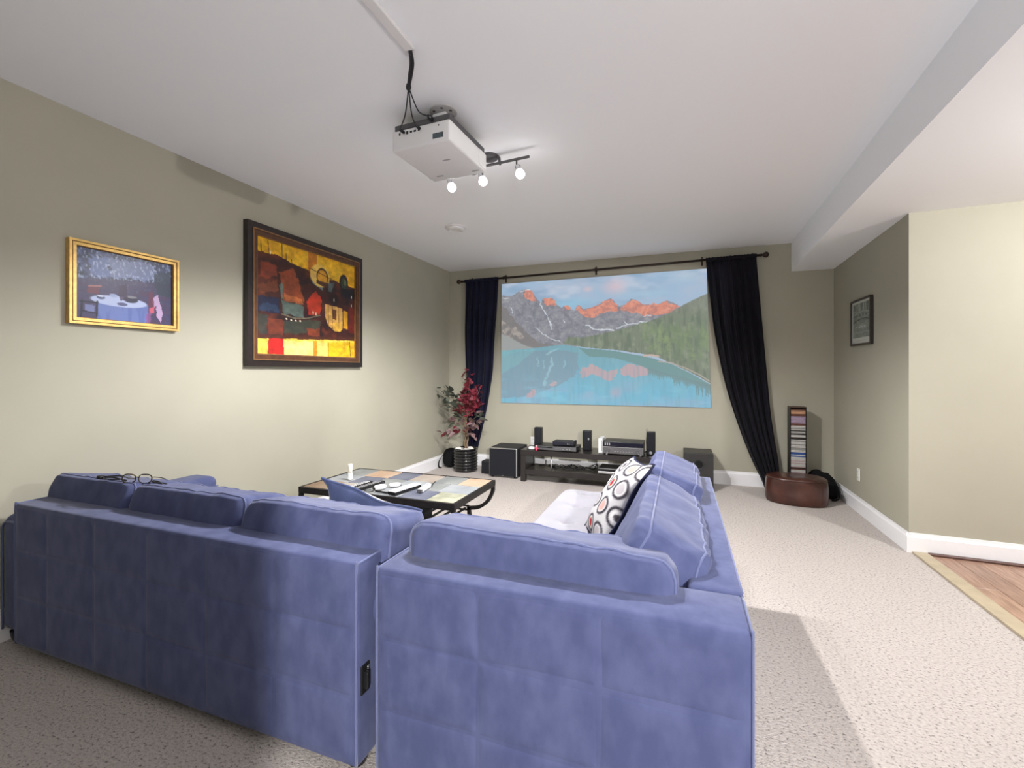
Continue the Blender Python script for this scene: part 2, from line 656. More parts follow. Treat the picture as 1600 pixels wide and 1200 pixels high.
# dropped bulkhead and the lower ceiling that carries on to the right of it
bm = bmesh.new()
prism(bm, [(1.151, YB), (1.114, 4.03), (0.90, -3.2), (4.7, -3.2), (4.7, 4.03), (1.7, 4.03), (1.7, YB)],
      [2.378, 2.42, 2.42, 2.42, 2.42, 2.42, 2.378], H + 0.12)
struct('ceiling', bm, CEIL)


def baseboard(name, a, b, n, h=0.155, th=0.016):
    """a,b floor points on the wall line, n inward normal"""
    a, b, n = Vector((*a, 0)), Vector((*b, 0)), Vector((*n, 0))
    prof = [(0, 0), (th, 0), (th, h - 0.03), (th * 0.55, h - 0.018), (th * 0.45, h), (0, h)]
    bm = bmesh.new()
    r1 = [bm.verts.new(a + n * p + Vector((0, 0, q))) for p, q in prof]
    r2 = [bm.verts.new(b + n * p + Vector((0, 0, q))) for p, q in prof]
    for i in range(len(prof)):
        j = (i + 1) % len(prof)
        bm.faces.new((r1[i], r1[j], r2[j], r2[i]))
    bm.faces.new(r1)
    bm.faces.new(r2[::-1])
    bmesh.ops.recalc_face_normals(bm, faces=bm.faces)
    return struct(name, bm, TRIM)


baseboard('baseboard_left', (XL, -1.26), (XL, YB), (1, 0))
baseboard('baseboard_back', (XL + 0.016, YB), (1.545, YB), (0, -1))
baseboard('baseboard_right', (1.545, YB - 0.016), (1.541, 4.015), (-1, 0), 0.14)
baseboard('baseboard_side', (1.525, 4.031), (4.6, 3.89), (-0.047, -0.9989), 0.14)

# threshold and plank floor of the adjoining area
bm = bmesh.new()
bar(bm, [(1.595, -3.2, 0.004), (1.595, 4.008, 0.004)], 0.088, 0.018, (1, 0, 0))
struct('trim_1', bm, WOOD_STRIP)
bm = bmesh.new()
tube(bm, [(1.64, 3.995, 0.008), (4.6, 3.855, 0.008)], 0.013, 8)
struct('trim_2', bm, QROUND, smooth=True)
bm = bmesh.new()
prism(bm, [(1.60, -3.2), (4.7, -3.2), (4.7, 4.02), (1.60, 4.02)], -0.12, -0.012)
woodfloor = struct('floor', bm, M('subfloor', (0.05, 0.03, 0.02), 0.8))


def plank_mat(name, c1, c2):
    return M(name, c1, 0.35, col2=c2, scale=7, stretch=(9, 0.8, 1), detail=7, bump=0.15, bscale=30, bdist=0.001)


PLK = [plank_mat('walnut_plank_a', (0.22, 0.125, 0.085), (0.37, 0.235, 0.17)),
       plank_mat('walnut_plank_b', (0.25, 0.145, 0.10), (0.41, 0.265, 0.19)),
       plank_mat('walnut_plank_c', (0.20, 0.112, 0.078), (0.34, 0.215, 0.155))]
for i in range(10):
    x0 = 1.645 + i * 0.125
    yt = 4.008 - 0.047 * (x0 - 1.5)
    ys = [yt, yt - (0.5 + 0.37 * ((i * 5) % 3)), 1.9 - 0.3 * (i % 3), 0.4 - 0.4 * (i % 2), -1.2]
    for j in range(len(ys) - 1):
        if ys[j] - ys[j + 1] < 0.1: continue
        bm = bmesh.new()
        box(bm, (x0 + 0.0012, ys[j + 1] + 0.0012, -0.012), (x0 + 0.1238, ys[j] - 0.0012, 0.0), 0.0015, 1)
        bmesh.ops.translate(bm, verts=bm.verts, vec=(0, 0, 0))
        part('plank', bm, PLK[(i * 2 + j) % 3], woodfloor)
bm = bmesh.new()
prism(bm, [(2.895, -3.2), (4.6, -3.2), (4.6, 3.9), (2.895, 3.9)], -0.012, 0.0)
o = part('plank_field', bm, PLK[1], woodfloor)
o['kind'] = 'stuff'

# ================================================================== SECTIONAL SOFA
def quilted_panel(x0, x1, z0, z1, y, sx, sz, seed):
    """upholstery of the rear face, stitched into squares: seams are real grooves"""
    nu, nv = int((x1 - x0) / 0.006), int((z1 - z0) / 0.006)
    X, Z = np.meshgrid(np.linspace(x0, x1, nu), np.linspace(z0, z1, nv), indexing='ij')
    d = np.full(X.shape, 9.0)
    for q in sx: d = np.minimum(d, np.abs(X - q))
    for q in sz: d = np.minimum(d, np.abs(Z - q))
    puff = 0.0062 * (1 - np.exp(-d / 0.012))
    e = np.minimum.reduce([X - x0, x1 - X, Z - z0, z1 - Z])
    puff *= np.clip(e / 0.03, 0, 1) ** 0.5
    g = np.random.default_rng(seed)
    wav = np.zeros(X.shape)
    for i in range(10):
        fx, fz, ph = g.uniform(-14, 14), g.uniform(-10, 10), g.uniform(0, 6.28)
        wav += np.sin(fx * X + fz * Z + ph)
    puff += wav * 0.0004 * np.clip(e / 0.05, 0, 1)
    Y = y - puff
    return np.stack([X, Y, Z], -1)


SG = 'sections of the blue suede sectional sofa'
sofa = thing('sofa_section', 'long blue suede sofa section with a left arm and three back cushions', 'sofa', (-1.9, 1.6, 0), SG)
LX0, LX1, BY = -2.81, -0.93, 1.15


def back_frame(root, x0, x1, sx, sz, seed):
    bm = bmesh.new()
    box(bm, (x0, BY, 0.06), (x1, BY + 0.20, 0.695), 0.016, 3)
    o = part('back_frame', bm, SUEDE, root, angle=40)
    V = quilted_panel(x0 + 0.014, x1 - 0.014, 0.072, 0.682, BY + 0.002, sx, sz, seed) - np.array(ORG[root])
    me = grid_mesh('back_panel', V[:, ::-1])
    mesh_obj('back_panel', me, SUEDE, o, smooth=True)
    for x in (x0 + 0.004, x1 - 0.004):
        bm = bmesh.new()
        tube(bm, smoothpts([(x, BY + 0.003, 0.07), (x, BY + 0.001, 0.4), (x, BY + 0.003, 0.675), (x, BY + 0.012, 0.690), (x, BY + 0.03, 0.693), (x, BY + 0.185, 0.693)], 5), 0.0036, 6)
        part('piping', bm, SUEDE_PIPE_LIT, o, smooth=True)
    return o


bf = back_frame(sofa, LX0, LX1, [-2.56, -2.237, -1.914, -1.594, -1.268], [0.28, 0.488], 3)
bm = bmesh.new()
box(bm, (LX1 - 0.001, 1.165, 0.28), (LX1 + 0.006, 1.205, 0.37), 0.002, 1)
box(bm, (LX1 + 0.004, 1.172, 0.30), (LX1 + 0.022, 1.186, 0.352), 0.002, 1)
br = part('connector_bracket', bm, BLACK, sofa, label='black metal connector bracket')
for z in (0.295, 0.325, 0.355):
    bm = bmesh.new()
    lathe(bm, [(0, 0.003), (0.004, 0.0025), (0.006, 0)], (LX1 + 0.0065, 1.196, z), 10, rotm(0, 90, 0).to_4x4())
    part('screw', bm, CHROME, br)
bm = bmesh.new()
box(bm, (-2.81, 1.352, 0.06), (-0.93, 2.12, 0.29), 0.02, 3)
part('base', bm, SUEDE, sofa, angle=40)
for i, (a, b) in enumerate([(-2.80, -2.185), (-2.18, -1.56), (-1.555, -0.94)]):
    sofa_cushion('seat_cushion', ((b - a) / 2, 0.075, 0.375), ((a + b) / 2, 1.745, 0.365), rotm(90, 0, 0), sofa, seed=20 + i, gather=0.004, n=18, k=6)
# left arm, rounded top, piping at its rear with its highlight in the colour
bm = bmesh.new()
box(bm, (-3.022, 1.19, 0.06), (-2.815, 2.13, 0.612), 0.045, 5)
arm = part('arm', bm, SUEDE, sofa, angle=50)
bm = bmesh.new()
pts = [(-2.832, 1.192, 0.07), (-2.832, 1.19, 0.50), (-2.834, 1.19, 0.545), (-2.845, 1.19, 0.568), (-2.87, 1.19, 0.582), (-2.92, 1.19, 0.586), (-2.97, 1.19, 0.582), (-2.993, 1.19, 0.568), (-3.004, 1.19, 0.545), (-3.006, 1.19, 0.50), (-3.006, 1.192, 0.07)]
tube(bm, smoothpts(pts, 5), 0.005, 6)
part('piping', bm, SUEDE_PIPE_LIT, arm, smooth=True)
bm = bmesh.new()
tube(bm, smoothpts([(-2.822, 1.36, 0.545), (-2.818, 1.8, 0.55), (-2.822, 2.10, 0.545), (-2.84, 2.125, 0.54)], 5), 0.004, 6)
part('piping', bm, SUEDE_PIPE_LIT, arm, smooth=True)
for (x, y) in ((-2.95, 1.24), (-1.0, 1.24), (-2.95, 2.05), (-1.0, 2.05)):
    bm = bmesh.new()
    lathe(bm, [(0, 0), (0.028, 0), (0.04, 0.03), (0.045, 0.062), (0, 0.062)], (x, y, 0), 16)
    part('foot', bm, BLACK, sofa, angle=40)
KB = (15, 6, 7)
for i, (a, b, dz) in enumerate([(-2.84, -2.248, 0.0), (-2.25, -1.588, 0.0), (-1.588, -0.912, 0.0)]):
    sofa_cushion('back_cushion', ((b - a) / 2 + 0.008, 0.140, 0.180), ((a + b) / 2, 1.385, 0.600 + dz), rotm(-13, 0, 0), sofa, seed=i + 1, k=9.0, K=KB, gather=0.008, seams=(-0.80, 0.80))

RS = thing('sofa_section', 'blue suede chaise section with right arm, pale tufted seat and three back cushions', 'sofa', (-0.35, 2.0, 0), SG)
RX0, RX1 = -0.862, 0.163
bf2 = back_frame(RS, RX0, RX1 - 0.002, [-0.524, -0.19], [0.28, 0.488], 5)
bm = bmesh.new()
box(bm, (0.022, 1.345, 0.06), (RX1, 2.77, 0.70), 0.016, 3)
ra = part('arm', bm, SUEDE, RS, angle=40)
bm = bmesh.new()
tube(bm, smoothpts([(RX1 - 0.004, 1.36, 0.694), (RX1 - 0.003, 2.0, 0.695), (RX1 - 0.004, 2.70, 0.693), (RX1 - 0.005, 2.752, 0.692), (RX1 - 0.006, 2.764, 0.683), (RX1 - 0.006, 2.766, 0.63), (RX1 - 0.006, 2.766, 0.1)], 6), 0.0036, 6)
part('piping', bm, SUEDE_PIPE_LIT, ra, smooth=True)
bm = bmesh.new()
box(bm, (-0.855, 1.352, 0.06), (0.021, 3.28, 0.29), 0.02, 3)
box(bm, (0.0215, 2.775, 0.06), (0.15, 3.28, 0.29), 0.02, 3)
part('base', bm, SUEDE, RS, angle=40)
# tufted chaise mattress
def tufted_seat():
    nu, nv = 90, 170
    x0, x1, y0, y1 = -0.815, 0.13, 1.40, 3.31
    verts_top = []
    X, Y = np.meshgrid(np.linspace(-1, 1, nu), np.linspace(-1, 1, nv), indexing='ij')
    q = (np.abs(X) ** 14 + np.abs(Y) ** 24)
    Z = 0.155 * np.clip(1 - q, 0, 1) ** 0.35
    xs = (x0 + x1) / 2 + X * (x1 - x0) / 2
    ys = (y0 + y1) / 2 + Y * (y1 - y0) / 2
    for i, bx in enumerate((-0.60, -0.34, -0.08)):
        for j in range(6):
            by = 1.62 + j * 0.31
            dx, dy = xs - bx, ys - by
            r2 = dx ** 2 + dy ** 2
            Z -= 0.024 * np.exp(-r2 / 0.0016) + 0.014 * np.exp(-r2 / 0.007)
            Z -= 0.006 * np.exp(-(dy / 0.010) ** 2) * np.exp(-(dx / 0.06) ** 2)
    Z += 0.003 * np.sin(xs * 9 + 1) * np.sin(ys * 7)
    V = np.stack([xs, ys, 0.295 + np.maximum(Z, 0)], -1)
    return V
V = tufted_seat() - np.array(ORG[RS])
me = grid_mesh('seat_cushion', V)
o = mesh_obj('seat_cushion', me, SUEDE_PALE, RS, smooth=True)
o['label'] = 'pale lavender tufted chaise seat'
for i, bx in enumerate((-0.60, -0.34, -0.08)):
    for j in range(6):
        bm = bmesh.new()
        lathe(bm, [(0, 0.006), (0.008, 0.004), (0.012, 0)], (bx, 1.62 + j * 0.31, 0.414), 10)
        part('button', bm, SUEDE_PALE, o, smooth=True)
for (x, y) in ((-0.78, 1.24), (0.08, 1.24), (-0.78, 3.2), (0.08, 3.2)):
    bm = bmesh.new()
    lathe(bm, [(0, 0), (0.028, 0), (0.04, 0.03), (0.045, 0.062), (0, 0.062)], (x, y, 0), 16)
    part('foot', bm, BLACK, RS, angle=40)
sofa_cushion('back_cushion', (0.425, 0.135, 0.185), (-0.425, 1.378, 0.593), rotm(-10, 1.5, 0), RS, seed=8, k=9.0, K=KB, gather=0.009, seams=(-0.80, 0.80))
# the two along the right arm, leaning on it
sofa_cushion('back_cushion', (0.41, 0.130, 0.22), (-0.110, 1.80, 0.592), rotm(0, 27, 0) @ rotm(0, 0, 90), RS, seed=12, k=9.0, K=KB, gather=0.012, seams=(-0.72, 0.60), wob=0.012)
sofa_cushion('back_cushion', (0.29, 0.128, 0.22), (-0.085, 2.47, 0.606), rotm(0, 22, 0) @ rotm(0, 0, 90), RS, seed=15, k=9.0, K=KB, gather=0.012, seams=(-0.66, 0.62))


# ------------------------------------------------------------------ throw pillows
def pillow(name, label, c, rot, size, thick, pic, back_mat, front_mat, seed):
    """square pillow with pinched corners; local z is the printed side"""
    root = thing(name, label, 'pillow', c)
    size, size2 = size if isinstance(size, tuple) else (size, size)
    n = 70
    U, W = np.meshgrid(np.linspace(-1, 1, n), np.linspace(-1, 1, n), indexing='ij')
    pinch = 0.10
    X = U * (1 - pinch * (1 - W ** 2) * np.abs(U)) * size / 2
    Y = W * (1 - pinch * (1 - U ** 2) * np.abs(W)) * size2 / 2
    prof = (np.clip(1 - np.abs(U) ** 2.2, 0, 1) * np.clip(1 - np.abs(W) ** 2.2, 0, 1)) ** 0.55
    g = np.random.default_rng(seed)
    wav = sum(np.sin(g.uniform(-9, 9) * U + g.uniform(-9, 9) * W + g.uniform(0, 6)) for _ in range(8)) * 0.0016 * prof
    m = np.array(rot)
    edge = 0.010 * np.sin(U * 5 + seed) * np.abs(W) ** 6 + 0.010 * np.sin(W * 4 + seed * 2) * np.abs(U) ** 6
    for side, mat, nm in ((1, front_mat, 'printed_cover'), (-1, back_mat, 'plain_cover')):
        Z = side * prof * thick / 2 + wav * side + edge
        V = np.stack([X, Y, Z], -1) @ m.T
        if side < 0: V = V[:, ::-1]
        me = grid_mesh(nm, V)
        if mat == 'print':
            set_print(me, np.transpose(pic.rgb(), (1, 0, 2)))
            mat_ = PRINT_CLOTH
        else:
            mat_ = mat
        mesh_obj(nm, me, mat_, root, smooth=True)
    bm = bmesh.new()
    ring = [(i, 0) for i in range(n)] + [(n - 1, j) for j in range(1, n)] + [(i, n - 1) for i in range(n - 2, -1, -1)] + [(0, j) for j in range(n - 2, 0, -1)]
    P = [Vector((X[i, j], Y[i, j], edge[i, j])) for i, j in ring]
    tube(bm, [Matrix(m.tolist()) @ p for p in P], 0.006, 6, closed=True)
    part('piping', bm, back_mat, root, smooth=True, local=True)
    return root


PRINT_CLOTH = attr_mat('printed_cloth', 0.85, bump=0.3, spec=0.2)


def retro_print():
    p = Pic(70, 70, (176, 175, 178))
    g = np.random.default_rng(4)
    dark = (46, 42, 50)
    k = 0
    for j in range(4):
        for i in range(3):
            cx = (i + 0.5 + (0.5 if j % 2 else 0)) / 3.0
            cy = (j + 0.5) / 4.0
            rx, ry = 0.150 + g.uniform(-0.015, 0.012), 0.112 + g.uniform(-0.012, 0.012)
            t = [(206, 204, 205), (196, 140, 134), (150, 146, 150), (186, 192, 140)][(i * 3 + j * 2) % 4]
            p.ell(cx, cy, rx, ry, dark, soft=0.12)
            p.ell(cx, cy, rx * 0.74, ry * 0.74, (184, 182, 184), soft=0.12)
            p.ell(cx, cy, rx * 0.58, ry * 0.58, t, soft=0.15)
            if (i + j * 2) % 4 == 1:
                p.ell(cx, cy, rx * 0.5, ry * 0.5, (150, 22, 44), soft=0.2)
            elif (i + j) % 3 == 0:
                p.ell(cx, cy, rx * 0.34, ry * 0.34, (70, 66, 72), soft=0.2)
    return p


def frame_rot(normal, up):
    n = Vector(normal).normalized()
    u = Vector(up)
    u = (u - n * u.dot(n)).normalized()
    s = u.cross(n)
    return Matrix((s, u, n)).transposed()


pillow('throw_pillow', 'throw pillow with black, white and red ring print leaning on the right arm cushions', (-0.292, 2.30, 0.655),
       frame_rot((-0.80, -0.20, 0.56), (0.56, 0.25, 0.80)), 0.47, 0.13, retro_print(), DENIM_K, 'print', 3)
pillow('throw_pillow', 'slumped dark blue throw pillow showing above the third back cushion of the long sofa', (-1.322, 1.733, 0.590),
       frame_rot((0.05, 0.93, 0.30), (0.205, -0.30, 0.93)), (0.52, 0.34), 0.12, retro_print(), DENIM, 'print', 6)

# ------------------------------------------------------------------ eyeglasses on the sofa
def eyeglasses(root_loc):
    g = thing('eyeglasses', 'tortoiseshell eyeglasses with raised lenses lying on the left sofa back cushion', 'glasses', root_loc)
    ox, oy, oz = 0, 0, 0
    for sx in (-1, 1):
        c = Vector((sx * 0.031, 0, 0.028))
        bm = bmesh.new()
        pts = []
        for k in range(28):
            a = 2 * PI * k / 28
            pts.append(c + Vector((0.025 * math.copysign(abs(math.cos(a)) ** 0.8, math.cos(a)), 0.004 * abs(math.cos(a)), 0.020 * math.copysign(abs(math.sin(a)) ** 0.8, math.sin(a)))))
        tube(bm, pts, 0.0024, 6, closed=True)
        part('rim', bm, TORTOISE, g, smooth=True, local=True)
        bm = bmesh.new()
        lathe(bm, [(0, 0.0006), (0.0225, 0.0006), (0.0225, -0.0006), (0, -0.0006)], c + Vector((0, 0.002, 0)), 24, (rotm(90, 0, 0).to_4x4() @ Matrix.Diagonal((1, 0.8, 1, 1))))
        part('lens', bm, LENS, g, local=True)
        bm = bmesh.new()
        tube(bm, smoothpts([(sx * 0.057, 0.003, 0.034), (sx * 0.064, 0.012, 0.033), (sx * 0.066, 0.06, 0.020), (sx * 0.064, 0.105, 0.006), (sx * 0.06, 0.135, -0.004)], 5), 0.0023, 6)
        part('temple', bm, TORTOISE, g, smooth=True, local=True)
    bm = bmesh.new()
    tube(bm, smoothpts([(-0.007, 0.002, 0.032), (0, 0.0, 0.036), (0.007, 0.002, 0.032)], 5), 0.0022, 6)
    part('bridge', bm, TORTOISE, g, smooth=True, local=True)
    return g


eg = eyeglasses((-2.285, 1.335, 0.780))
eg.rotation_euler = (0, R(4), R(36))
bm = bmesh.new()
for k, (a, b, c) in enumerate([((-2.47, 1.30, 0.806), (-2.40, 1.312, 0.809), (-2.31, 1.31, 0.803)), ((-2.45, 1.30, 0.812), (-2.39, 1.335, 0.812), (-2.32, 1.33, 0.806)), ((-2.46, 1.315, 0.806), (-2.42, 1.285, 0.808), (-2.35, 1.305, 0.806))]):
    tube(bm, smoothpts([a, b, c], 6), 0.0032, 6)
box(bm, (-2.488, 1.29, 0.799), (-2.462, 1.315, 0.815), 0.005, 2)
solo('eyeglass_cord', bm, BLACK_M, 'black cord bunched on the first sofa cushion left of the eyeglasses', 'cord', (-2.4, 1.31, 0.80), smooth=True)
bm = bmesh.new()
tube(bm, smoothpts([(-2.275, 1.40, 0.784), (-2.24, 1.40, 0.783), (-2.20, 1.385, 0.784), (-2.155, 1.38, 0.785)], 5), 0.0042, 6)
tube(bm, smoothpts([(-2.26, 1.385, 0.787), (-2.21, 1.37, 0.788), (-2.16, 1.365, 0.789)], 5), 0.0036, 6)
solo('pen', bm, BLACK_M, 'dark pens lying on the sofa cushions right of the eyeglasses', 'pen', (-2.21, 1.38, 0.795), smooth=True)

# ================================================================== COFFEE TABLE
TX0, TX1, TY0, TY1, TZ = -2.60, -1.33, 2.57, 3.255, 0.45
tb = thing('coffee_table', 'dark iron coffee table with a slate tile top and slatted lower shelf', 'table', ((TX0 + TX1) / 2, (TY0 + TY1) / 2, 0))
bm = bmesh.new()
fw = 0.020
for lo, hi in (((TX0, TY0, TZ - 0.045), (TX1, TY0 + fw, TZ + 0.001)), ((TX0, TY1 - fw, TZ - 0.045), (TX1, TY1, TZ + 0.001)),
               ((TX0, TY0 + fw, TZ - 0.045), (TX0 + fw, TY1 - fw, TZ + 0.001)), ((TX1 - fw, TY0 + fw, TZ - 0.045), (TX1, TY1 - fw, TZ + 0.001))):
    box(bm, lo, hi, 0.003, 1)
part('top_frame', bm, IRON, tb)
bm = bmesh.new()
box(bm, (TX0 + fw, TY0 + fw, TZ - 0.040), (TX1 - fw, TY1 - fw, TZ - 0.014))
part('tile_bed', bm, M('grey_grout', (0.13, 0.125, 0.12), 0.9, var=0.1), tb)


def slate(name, c1, c2, sc=5):
    return M(name, c1, 0.5, col2=c2, scale=sc, detail=8, bump=0.6, bscale=26, bdist=0.003)


SL = dict(b=slate('slate_blue', (0.075, 0.082, 0.12), (0.13, 0.14, 0.18)), g=slate('slate_grey', (0.15, 0.16, 0.16), (0.23, 0.24, 0.235)),
          l=slate('slate_light', (0.20, 0.22, 0.24), (0.29, 0.30, 0.31)), p=slate('slate_peach', (0.33, 0.22, 0.145), (0.40, 0.31, 0.23)),
          t=slate('slate_tan', (0.17, 0.11, 0.065), (0.26, 0.19, 0.13)), e=slate('slate_green', (0.19, 0.20, 0.145), (0.36, 0.35, 0.27), 9),
          k=slate('slate_buff', (0.24, 0.20, 0.165), (0.32, 0.285, 0.25)))
rows = [[(1.0, 't'), (1.05, 'k'), (0.9, 'g'), (1.0, 'l'), (1.05, 'b'), (1.0, 'e')],
        [(1.15, 'l'), (1.0, 'b'), (1.05, 'g'), (1.0, 'l'), (0.9, 'g'), (1.25, 'l')],
        [(1.0, 'g'), (1.1, 'p'), (0.95, 'b'), (1.05, 'k'), (1.0, 'g'), (0.95, 'p')]]
rh = (TY1 - TY0 - 2 * fw) / 3
for r_, row in enumerate(rows):
    tot = sum(q for q, _ in row)
    x = TX0 + fw
    for q, kk in row:
        wd = q / tot * (TX1 - TX0 - 2 * fw)
        bm = bmesh.new()
        dz = random.uniform(-0.0015, 0.0015)
        box(bm, (x + 0.003, TY0 + fw + r_ * rh + 0.003, TZ - 0.016), (x + wd - 0.003, TY0 + fw + (r_ + 1) * rh - 0.003, TZ + 0.001 + dz), 0.003, 1)
        part('tile', bm, SL[kk], tb)
        x += wd
for sx, cx in ((-1, TX0 + 0.016), (1, TX1 - 0.016)):
    for cy, sy in ((TY0 + 0.014, -1), (TY1 - 0.014, 1)):
        # S-shaped leg: sweeps inwards to the shelf, then flares out to the foot
        pts = smoothpts([(cx, cy, TZ - 0.045), (cx - sx * 0.004, cy, 0.36), (cx - sx * 0.045, cy, 0.285), (cx - sx * 0.12, cy, 0.232), (cx - sx * 0.215, cy, 0.215)], 7)
        bm = bmesh.new()
        bar(bm, pts, 0.026, 0.026, (0, 1, 0))
        pts = smoothpts([(cx - sx * 0.205, cy, 0.225), (cx - sx * 0.195, cy, 0.15), (cx - sx * 0.165, cy, 0.07), (cx - sx * 0.115, cy, 0.0)], 6)
        bar(bm, pts, 0.026, 0.026, (0, 1, 0))
        part('leg', bm, IRON, tb)
for cy in (TY0 + 0.014, TY1 - 0.014):
    for z in (0.20, 0.232):
        bm = bmesh.new()
        box(bm, (TX0 + 0.22, cy - 0.008, z - 0.006), (TX1 - 0.22, cy + 0.008, z + 0.006), 0.002, 1)
        part('shelf_rail', bm, IRON, tb)
sh = None
for k in range(12):
    x = TX0 + 0.25 + k * (TX1 - TX0 - 0.50) / 11
    bm = bmesh.new()
    box(bm, (x - 0.009, TY0 + 0.02, 0.207), (x + 0.009, TY1 - 0.02, 0.219), 0.002, 1)
    part('shelf_slat', bm, IRON, tb)
bm = bmesh.new()
box(bm, (-2.06, 2.66, 0.2195), (-1.70, 2.94, 0.285), 0.01, 2)
solo('flat_box', bm, BLACK_M, 'black flat box lying on the lower shelf of the coffee table', 'box', (-1.88, 2.8, 0.2195))

TT = TZ + 0.0035


def remote(label, a, b, wd, th, mat, key_mat, rows, cols, name='remote_control', keys=True):
    a, b = Vector((*a, 0)), Vector((*b, 0))
    L = (b - a).length
    ang = math.atan2((b - a).y, (b - a).x)
    mid = (a + b) / 2
    o = thing(name, label, 'remote', (mid.x, mid.y, TT), None, ang)
    bm = bmesh.new()
    box(bm, (-L / 2, -wd / 2, 0), (L / 2, wd / 2, th), min(0.008, th * 0.45), 3)
    part('body', bm, mat, o, local=True, angle=40)
    for i in range(rows):
        for j in range(cols):
            x = -L / 2 + L * (0.10 + 0.74 * i / max(rows - 1, 1))
            y = (j - (cols - 1) / 2) * wd * 0.62 / max(cols - 1, 1)
            bm = bmesh.new()
            box(bm, (x - 0.0042, y - 0.004, th - 0.001), (x + 0.0042, y + 0.004, th + 0.002), 0.001, 1)
            part('button', bm, key_mat, o, local=True)
    return o


remote('long black remote with grey buttons on the tiles, leftmost of the pair', (-2.185, 2.60), (-2.16, 2.83), 0.046, 0.020, BLACK, WHITE_PL, 9, 3)
remote('black remote with pale buttons lying right beside the long remote', (-2.115, 2.595), (-2.075, 2.86), 0.048, 0.022, BLACK, M('grey_rubber', (0.35, 0.35, 0.36), 0.6), 10, 3)
# white nunchuk and small white motion controllers
def blob(name, label, cat, c, half, mat, rz=0, extra=None):
    o = thing(name, label, cat, (c[0], c[1], TT), None, R(rz))
    bm = cushion_mesh(half, 2.8, 10, 0.0, 1)
    bmesh.ops.translate(bm, verts=bm.verts, vec=(0, 0, half[2]))
    part('body', bm, mat, o, smooth=True, local=True)
    return o


nk = blob('game_controller', 'white rounded game controller with a black end beside the black remotes', 'controller', (-1.985, 2.70), (0.046, 0.019, 0.018), WHITE_PL, 62)
bm = bmesh.new(); lathe(bm, [(0.012, 0), (0.012, 0.004), (0.005, 0.006), (0.005, 0.012), (0.009, 0.013), (0.009, 0.016), (0, 0.017)], (0.022, 0, 0.028), 14)
part('thumb_stick', bm, GREY_PL, nk, local=True, smooth=True)
bm = bmesh.new(); box(bm, (-0.053, -0.012, 0.006), (-0.040, 0.012, 0.024), 0.004, 2); part('trigger', bm, BLACK, nk, local=True)
nk = blob('game_controller', 'small white game controller lying behind the rounded one, by the grey tiles', 'controller', (-1.93, 2.80), (0.042, 0.016, 0.015), WHITE_PL, 35)
bm = bmesh.new(); box(bm, (0.036, -0.009, 0.006), (0.046, 0.009, 0.018), 0.003, 2); part('trigger', bm, GREY_PL, nk, local=True)
bm = bmesh.new()
tube(bm, smoothpts([(-2.03, 2.66, TT + 0.004), (-2.06, 2.63, TT + 0.004), (-2.045, 2.598, TT + 0.004), (-2.01, 2.605, TT + 0.004), (-1.99, 2.63, TT + 0.006)], 6), 0.0032, 6)
solo('controller_cable', bm, BLACK_M, 'short black controller cable curled in front of the white game controller', 'cable', (-2.03, 2.63, TT), smooth=True)
# white slab with black sides, and its stand bar
wb = thing('charging_dock', 'flat white device with black sides standing across the near table edge', 'device', (-1.80, 2.73, TT), None, R(80))
bm = bmesh.new(); box(bm, (-0.13, -0.036, 0), (0.13, 0.036, 0.020), 0.003, 1); part('body', bm, BLACK, wb, local=True)
bm = bmesh.new(); box(bm, (-0.128, -0.034, 0.0195), (0.128, 0.034, 0.026), 0.003, 2); part('cover', bm, WHITE_PL, wb, local=True, label='white top cover')
bm = bmesh.new(); box(bm, (-0.132, 0.036, 0.002), (-0.118, 0.155, 0.014), 0.003, 1); part('foot_bar', bm, BLACK, wb, local=True)
wr = thing('remote_control', 'white remote with grey end and wrist cord, rightmost on the coffee table', 'remote', (-1.683, 2.80, TT), None, R(97))
bm = bmesh.new(); box(bm, (-0.075, -0.018, 0), (0.075, 0.018, 0.028), 0.006, 3); part('body', bm, WHITE_PL, wr, local=True, angle=40)
bm = bmesh.new(); box(bm, (-0.092, -0.017, 0.002), (-0.074, 0.017, 0.024), 0.003, 2); part('end_cap', bm, GREY_PL, wr, local=True)
bm = bmesh.new(); lathe(bm, [(0.007, 0), (0.007, 0.002), (0, 0.0025)], (-0.02, 0, 0.0275), 14); part('button', bm, GREY_PL, wr, local=True)
bm = bmesh.new(); box(bm, (0.035, -0.006, 0.027), (0.047, 0.006, 0.0295), 0.001, 1); part('button', bm, GREY_PL, wr, local=True)
bm = bmesh.new(); tube(bm, smoothpts([(0.074, 0.0, 0.012), (0.10, -0.012, 0.004), (0.14, 0.004, 0.003), (0.19, 0.012, 0.003), (0.235, 0.018, 0.003)], 6), 0.003, 6)
part('wrist_cord', bm, BLACK_M, wr, local=True, smooth=True)
# slim bottle: clear body, white cap
bt = thing('spray_bottle', 'slim clear bottle with a tall white cap standing on the left of the coffee table', 'bottle', (-2.383, 2.868, TT))
bm = bmesh.new(); lathe(bm, [(0, 0), (0.017, 0), (0.0185, 0.003), (0.0185, 0.048), (0.016, 0.053), (0, 0.053)], (0, 0, 0), 24); part('bottle_body', bm, GLASS, bt, local=True, smooth=True)
bm = bmesh.new(); lathe(bm, [(0, 0.053), (0.0145, 0.053), (0.0175, 0.056), (0.0175, 0.115), (0.016, 0.119), (0, 0.119)], (0, 0, 0), 24); part('cap', bm, CREAM, bt, local=True, angle=50)
bm = bmesh.new(); lathe(bm, [(0, 0.002), (0.0165, 0.002), (0.0165, 0.008), (0, 0.008)], (0, 0, 0), 20); part('liquid', bm, WHITE_PL, bt, local=True)

